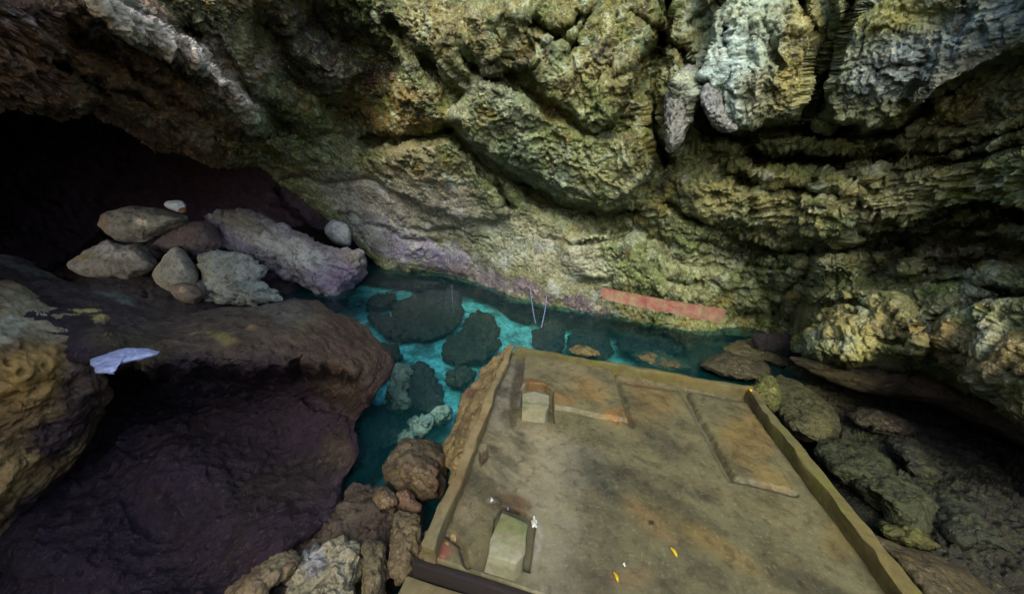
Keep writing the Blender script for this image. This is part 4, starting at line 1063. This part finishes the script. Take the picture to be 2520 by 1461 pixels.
M['bag'] = plain('blue_white_plastic', (150, 162, 200), .4, .5, var=.3)
M['white'] = plain('dull_white', (190, 200, 205), .6)
M['orange'] = plain('orange_plastic', (118, 82, 56), .5)
M['leaf'] = plain('yellow_leaf', (206, 178, 22), .6)
M['cord'] = plain('pale_cord', (130, 146, 185), .6)
M['chip'] = plain('white_chips', (186, 188, 182), .7, var=.6)


def board_material():
    m, nt, b, out = new_mat('worn_red_paint')
    geo = nt.nodes.new('ShaderNodeNewGeometry'); pos = geo.outputs['Position']
    n1 = noise(nt, pos, 9, 5, .65, .4); n2 = noise(nt, pos, 30, 4, .7)
    L = lambda c: tuple(float(v) for v in lin(c))
    r1 = ramp(nt, n1.outputs[0], [(.38, L((108, 60, 54))), (.5, L((114, 80, 66))), (.6, L((112, 98, 72)))])
    r2 = ramp(nt, n2.outputs[0], [(.4, (.75, .72, .7)), (.6, (1.05, 1.05, 1.05))])
    c = mixc(nt, .8, r1.outputs[0], r2.outputs[0], 'MULTIPLY')
    nt.links.new(c, b.inputs['Base Color']); b.inputs['Roughness'].default_value = .8
    bp = nd(nt, 'ShaderNodeBump', Strength=.3, Distance=.01); nt.links.new(n2.outputs[0], bp.inputs['Height']); nt.links.new(bp.outputs[0], b.inputs['Normal'])
    return m


def build_plank():
    top = [(1478, 710), (1560, 727), (1640, 742), (1720, 755), (1788, 766)]
    bot = [(1484, 736), (1560, 753), (1640, 768), (1710, 783), (1776, 793)]
    n = 24
    tx = np.linspace(0, 1, n); a = np.array(top, float); b = np.array(bot, float); kk = np.linspace(0, 1, len(top))
    T = np.stack([np.interp(tx, kk, a[:, 0]), np.interp(tx, kk, a[:, 1])], 1); Bm = np.stack([np.interp(tx, kk, b[:, 0]), np.interp(tx, kk, b[:, 1])], 1)
    Dt = np.linspace(PLANK_D[0], PLANK_D[1], n)
    v = []
    for j in range(n):
        pt = at(T[j, 0], T[j, 1], Dt[j] + .02); pb = at(Bm[j, 0], Bm[j, 1], Dt[j] - .05)
        e = .012 * math.sin(j * 1.7) + .008 * math.sin(j * 4.1 + 1)
        back = np.array([0, .05, .012])
        v += [pt + back * 0 + [0, 0, e], pb + [0, 0, e * .5], pb + back, pt + back]
    f = []
    for j in range(n - 1):
        for k in range(4):
            f.append((j * 4 + k, j * 4 + (k + 1) % 4, j * 4 + 4 + (k + 1) % 4, j * 4 + 4 + k))
    f += [(0, 3, 2, 1), ((n - 1) * 4, (n - 1) * 4 + 1, (n - 1) * 4 + 2, (n - 1) * 4 + 3)]
    o = add_obj('plank', v, f, board_material(), smooth=False)
    return tag(o, 'faded red painted plank lying along the rock just above the water', 'plank')


PLANK_D = (4.72, 3.98)
build_plank()


def tube(name, pts, r, mat, parent=None, seg=7):
    pts = [np.array(p, float) for p in pts]; v = []; f = []
    for i, p in enumerate(pts):
        d = pts[min(i + 1, len(pts) - 1)] - pts[max(i - 1, 0)]; d /= np.linalg.norm(d) + 1e-9
        a = np.cross(d, [0.3, .9, .1]); a /= np.linalg.norm(a); b = np.cross(d, a)
        for k in range(seg):
            t = 2 * math.pi * k / seg; v.append(p + r * (math.cos(t) * a + math.sin(t) * b))
    for i in range(len(pts) - 1):
        for k in range(seg):
            f.append((i * seg + k, i * seg + (k + 1) % seg, (i + 1) * seg + (k + 1) % seg, (i + 1) * seg + k))
    f += [tuple(range(seg))[::-1], tuple((len(pts) - 1) * seg + k for k in range(seg))]
    return add_obj(name, v, f, mat, parent=parent)


# thin cords hanging from the wall into the pool
for px_, y0, y1, D0, D1, lab in (((1306, 1318), 712, 795, 5.05, 4.7, 'thin pale cord hanging into the pool, left of the pair below the purple rock band'),
                                 ((1345, 1332), 728, 806, 4.95, 4.6, 'thin bluish cord hanging into the pool, right of the pair below the purple rock band'),
                                 ((1112, 1116), 700, 770, 5.8, 5.4, 'faint single cord hanging over the large sunken boulder')):
    n = 12; t = np.linspace(0, 1, n)
    pts = at(px_[0] + (px_[1] - px_[0]) * t ** 1.5, y0 + (y1 - y0) * t, D0 + (D1 - D0) * t)
    tag(tube('cord', pts, .0042 if px_[0] > 1200 else .003, M['cord']), lab, 'cord', 'cords hanging into the pool')


def crumple(name, outline, D, thick, slope, mat, seed, amp, freq):
    m = M.get(mat)
    oc = outline
    b = boulder(name, oc, D, thick, thick * .6, slope=slope, amp=amp, freq=freq, cuts=4, seed=seed, na=80, nr=22, crag=amp * .6)
    b.data.materials.clear(); b.data.materials.append(m)
    return b


bag = crumple('plastic_bag', [(226, 890), (240, 876), (280, 864), (330, 857), (372, 858), (398, 868), (360, 880), (310, 892), (285, 900), (278, 915), (255, 920), (232, 912)], float(dz(300, 888, .99)) , .06, sl(300, 888, .98), 'bag', 81, .014, 16)
tag(bag, 'crumpled pale blue white plastic bag lying on the big left boulder', 'bag')
lit = crumple('litter', [(404, 503), (412, 495), (440, 493), (454, 500), (455, 516), (440, 522), (414, 514)], 5.05, .12, (0, 0), 'white', 82, .01, 8)
tag(lit, 'small white piece of litter on top of the flat lens-shaped boulder', 'litter')
lp = crumple('flap', [(438, 515), (455, 510), (457, 522), (442, 524)], 5.02, .05, (0, 0), 'orange', 83, .004, 8)
lp.parent = lit


def leaf(px_, py_, z, length, ang, mat, label, group, cat='leaf', name='leaf', wid=.32):
    n = 9; v = []; f = []
    c = on_z(px_, py_, z)
    ca, sa = math.cos(math.radians(ang)), math.sin(math.radians(ang))
    for th in (0, -.0025):
        for i in range(n):
            t = i / (n - 1); w = length * wid * math.sin(math.pi * min(1, t * .96 + .02)) ** .8 * .5
            for s in (-1, 0, 1):
                x = (t - .5) * length; y = s * w; zz = .004 + .004 * abs(s) + .006 * math.sin(t * 3) + th
                v.append((c[0] + x * ca - y * sa, c[1] + x * sa + y * ca, z + zz))
    for i in range(n - 1):
        for s in (0, 1):
            a = i * 3 + s
            f.append((a, a + 3, a + 4, a + 1)); b0 = n * 3
            f.append((b0 + a, b0 + a + 1, b0 + a + 4, b0 + a + 3))
        for s in (0, 2):
            a = i * 3 + s; f.append((a, a + n * 3, a + 3 + n * 3, a + 3))
    return tag(add_obj(name, v, f, mat), label, cat, group)


LG = 'fallen leaves and flecks on the platform'
leaf(1657, 1360, ZF + .006, .042, 110, M['leaf'], 'bright yellow leaf on the platform floor, farther of the two near the bottom', LG)
leaf(1515, 1421, ZF + .006, .038, 105, M['leaf'], 'ochre yellow leaf on the platform floor, nearer of the two near the bottom', LG)
leaf(1847, 962, ZR + .012, .035, 60, M['leaf'], 'bright yellow leaf on the far right corner of the platform rim', LG, wid=.5)


def flecks(px_, py_, z, rad, count, mat, label, seed):
    """a smear of dried lime on the floor: one thin crusty patch"""
    r = np.random.default_rng(seed); c = on_z(px_, py_, z)
    bm = bmesh.new()
    n = 22; ph = r.uniform(0, 6)
    ring = []
    for k in range(n):
        a = 2 * math.pi * k / n
        rr = rad * (.8 + .12 * math.sin(3 * a + ph) + .14 * math.sin(5 * a + 2 * ph) + .08 * r.uniform(-1, 1))
        ring.append(bm.verts.new((c[0] + rr * .5 * math.cos(a), c[1] + rr * math.sin(a), z)))
    cv = bm.verts.new((c[0], c[1], z + .008))
    for k in range(n): bm.faces.new((ring[k], ring[(k + 1) % n], cv))
    bmesh.ops.recalc_face_normals(bm, faces=bm.faces)
    me = bpy.data.meshes.new('lime_crust'); bm.to_mesh(me); bm.free(); me.materials.append(mat)
    o = bpy.data.objects.new('lime_crust', me); COL.objects.link(o)
    return tag(o, label, 'crust', 'white lime crusts on the platform')


flecks(1315, 1285, ZF + .006, .034, 9, M['chip'], 'white lime crust beside the larger stone block', 1)
flecks(1210, 1228, ZF + .006, .017, 9, M['chip'], 'small white lime crust between the left rim and the larger block', 2)
flecks(1250, 1250, ZF + .012, .012, 5, M['cord'], 'tiny bluish crust at the far edge of the larger block', 3)
flecks(1536, 1387, ZF + .006, .012, 5, M['chip'], 'tiny white crust by the nearer leaf', 4)
bl = prism('bottle_cap', [zxy(1281, 985, ZF + .03), zxy(1290, 983, ZF + .03), zxy(1292, 996, ZF + .03), zxy(1283, 998, ZF + .03)], ZF + .03, ZF + .001, plain('blue_plastic', (46, 62, 96), .5), None, bevel=.006, cuts=0)
tag(bl, 'small dark blue bit of litter against the smaller stone block', 'litter')

# ------------------------------------------------------------------ ground and the cave behind the viewer, plus an added shading slab
g = add_obj('ground', [(-60, -60, -1.6), (60, -60, -1.6), (60, 60, -1.6), (-60, 60, -1.6)], [(0, 1, 2, 3)], plain('cave_floor', (70, 62, 52), .9), smooth=False)
tag(g, kind='structure')


def cave_back():
    """rock wall that closes the cave behind and beside the viewer, open to the sky above"""
    na, nh = 150, 50
    a = np.linspace(math.radians(159), math.radians(381), na); h = np.linspace(0, 1, nh)
    Hh, Aa = np.meshgrid(h, a, indexing='ij')
    top = BACK_H
    rad = 5.2 - 1.2 * Hh ** 2
    P = np.stack([rad * np.cos(Aa) * 1.0, rad * np.sin(Aa) * 1.05 + .5, -1.7 + (top + 1.7) * Hh], -1).reshape(-1, 3)
    N = np.stack([-np.cos(Aa), -np.sin(Aa), 0 * Aa], -1).reshape(-1, 3)
    P = P + N * (rock_skin(P, N, None, 13) * 2 + .5 * fbm(P * .6, 3, 400))[:, None]
    c = np.tile(lin((116, 104, 82)), (len(P), 1)) * (1 + .3 * fbm(P * 1.5, 4, 410))[:, None]
    o = add_obj('cave_back_wall', P, grid_faces(nh, na), M['wall'], np.clip(c, 0, 1))
    return tag(o, kind='structure')


BACK_H = 2.4
cave_back()


def shading_slab():
    """unseen rock slab added above the viewer to shade the left side"""
    nx, ny = 130, 130
    u, v = np.meshgrid(np.linspace(0, 1, nx), np.linspace(0, 1, ny))
    ring = np.stack([u.ravel(), v.ravel()], 1)
    x = -7 + 5.3 * u.ravel() + .5 * np.sin(v.ravel() * 9); y = -5 + 6.8 * v.ravel()
    P = np.stack([x, y, 3.5 - .25 * (x + 1) * 0 + .25 * np.cos(x)], 1)
    dn = np.tile([0, 0, -1.0], (len(P), 1))
    low = P + dn * (rock_skin(P, dn, None, 23) * 2)[:, None]
    edge = np.minimum(np.minimum(u, 1 - u), np.minimum(v, 1 - v)).ravel()
    low[:, 2] += .8 * (1 - sstep(0, .08, edge)); up = P.copy(); up[:, 2] = low[:, 2] + .02 + 1.6 * sstep(0, .1, edge)
    F = grid_faces(ny, nx)
    allP = np.vstack([low, up]); c = np.tile(lin((100, 84, 66)), (len(allP), 1))
    o = add_obj('shading_slab', allP, np.vstack([F, F[:, ::-1] + nx * ny]), M['wall'], c)
    return tag(o, kind='structure')


shading_slab()

# ------------------------------------------------------------------ light
SUN_EL, SUN_AZ = 43, 192            # degrees; azimuth clockwise from +y (the way the viewer looks)
w = bpy.data.worlds.new('World'); SC.world = w; w.use_nodes = True
wn = w.node_tree
for n in list(wn.nodes): wn.nodes.remove(n)
wo = wn.nodes.new('ShaderNodeOutputWorld'); bg = wn.nodes.new('ShaderNodeBackground'); sky = wn.nodes.new('ShaderNodeTexSky')
sky.sky_type = 'NISHITA'; sky.sun_disc = False
sky.sun_elevation = math.radians(SUN_EL); sky.sun_rotation = math.radians(SUN_AZ)
sky.air_density = 1.2; sky.dust_density = 3.0; sky.ozone_density = .6
bg.inputs['Strength'].default_value = .15
wn.links.new(sky.outputs[0], bg.inputs[0]); wn.links.new(bg.outputs[0], wo.inputs[0])
sd = bpy.data.lights.new('sun', 'SUN'); sd.energy = 1.1; sd.angle = math.radians(24); sd.color = (1, .93, .74)
so = bpy.data.objects.new('sun', sd); COL.objects.link(so)
el, az = math.radians(SUN_EL), math.radians(SUN_AZ)
to_sun = np.array([math.sin(az) * math.cos(el), math.cos(az) * math.cos(el), math.sin(el)])
from mathutils import Vector, Matrix
so.rotation_euler = Vector(-to_sun).to_track_quat('-Z', 'Y').to_euler()
so.location = (0, -3, 12)

# ------------------------------------------------------------------ camera and render
cd = bpy.data.cameras.new('camera'); cam = bpy.data.objects.new('camera', cd); COL.objects.link(cam)
cd.sensor_fit = 'HORIZONTAL'; cd.sensor_width = 36.0; cd.lens = 36.0 * FPX / W0
cd.clip_start = .02; cd.clip_end = 400
mw = Matrix.Identity(4)
for i in range(3):
    mw[i][0] = _r[i]; mw[i][1] = _u[i]; mw[i][2] = -_f[i]; mw[i][3] = CAM[i]
cam.matrix_world = mw
SC.camera = cam
SC.render.engine = 'CYCLES'
SC.cycles.use_denoising = True
SC.cycles.max_bounces = 7; SC.cycles.diffuse_bounces = 4; SC.cycles.transparent_max_bounces = 12
SC.cycles.caustics_reflective = False; SC.cycles.caustics_refractive = False
SC.cycles.filter_width = 1.5
SC.view_settings.view_transform = 'Standard'; SC.view_settings.look = 'None'
SC.view_settings.exposure = 1.42; SC.view_settings.gamma = 1
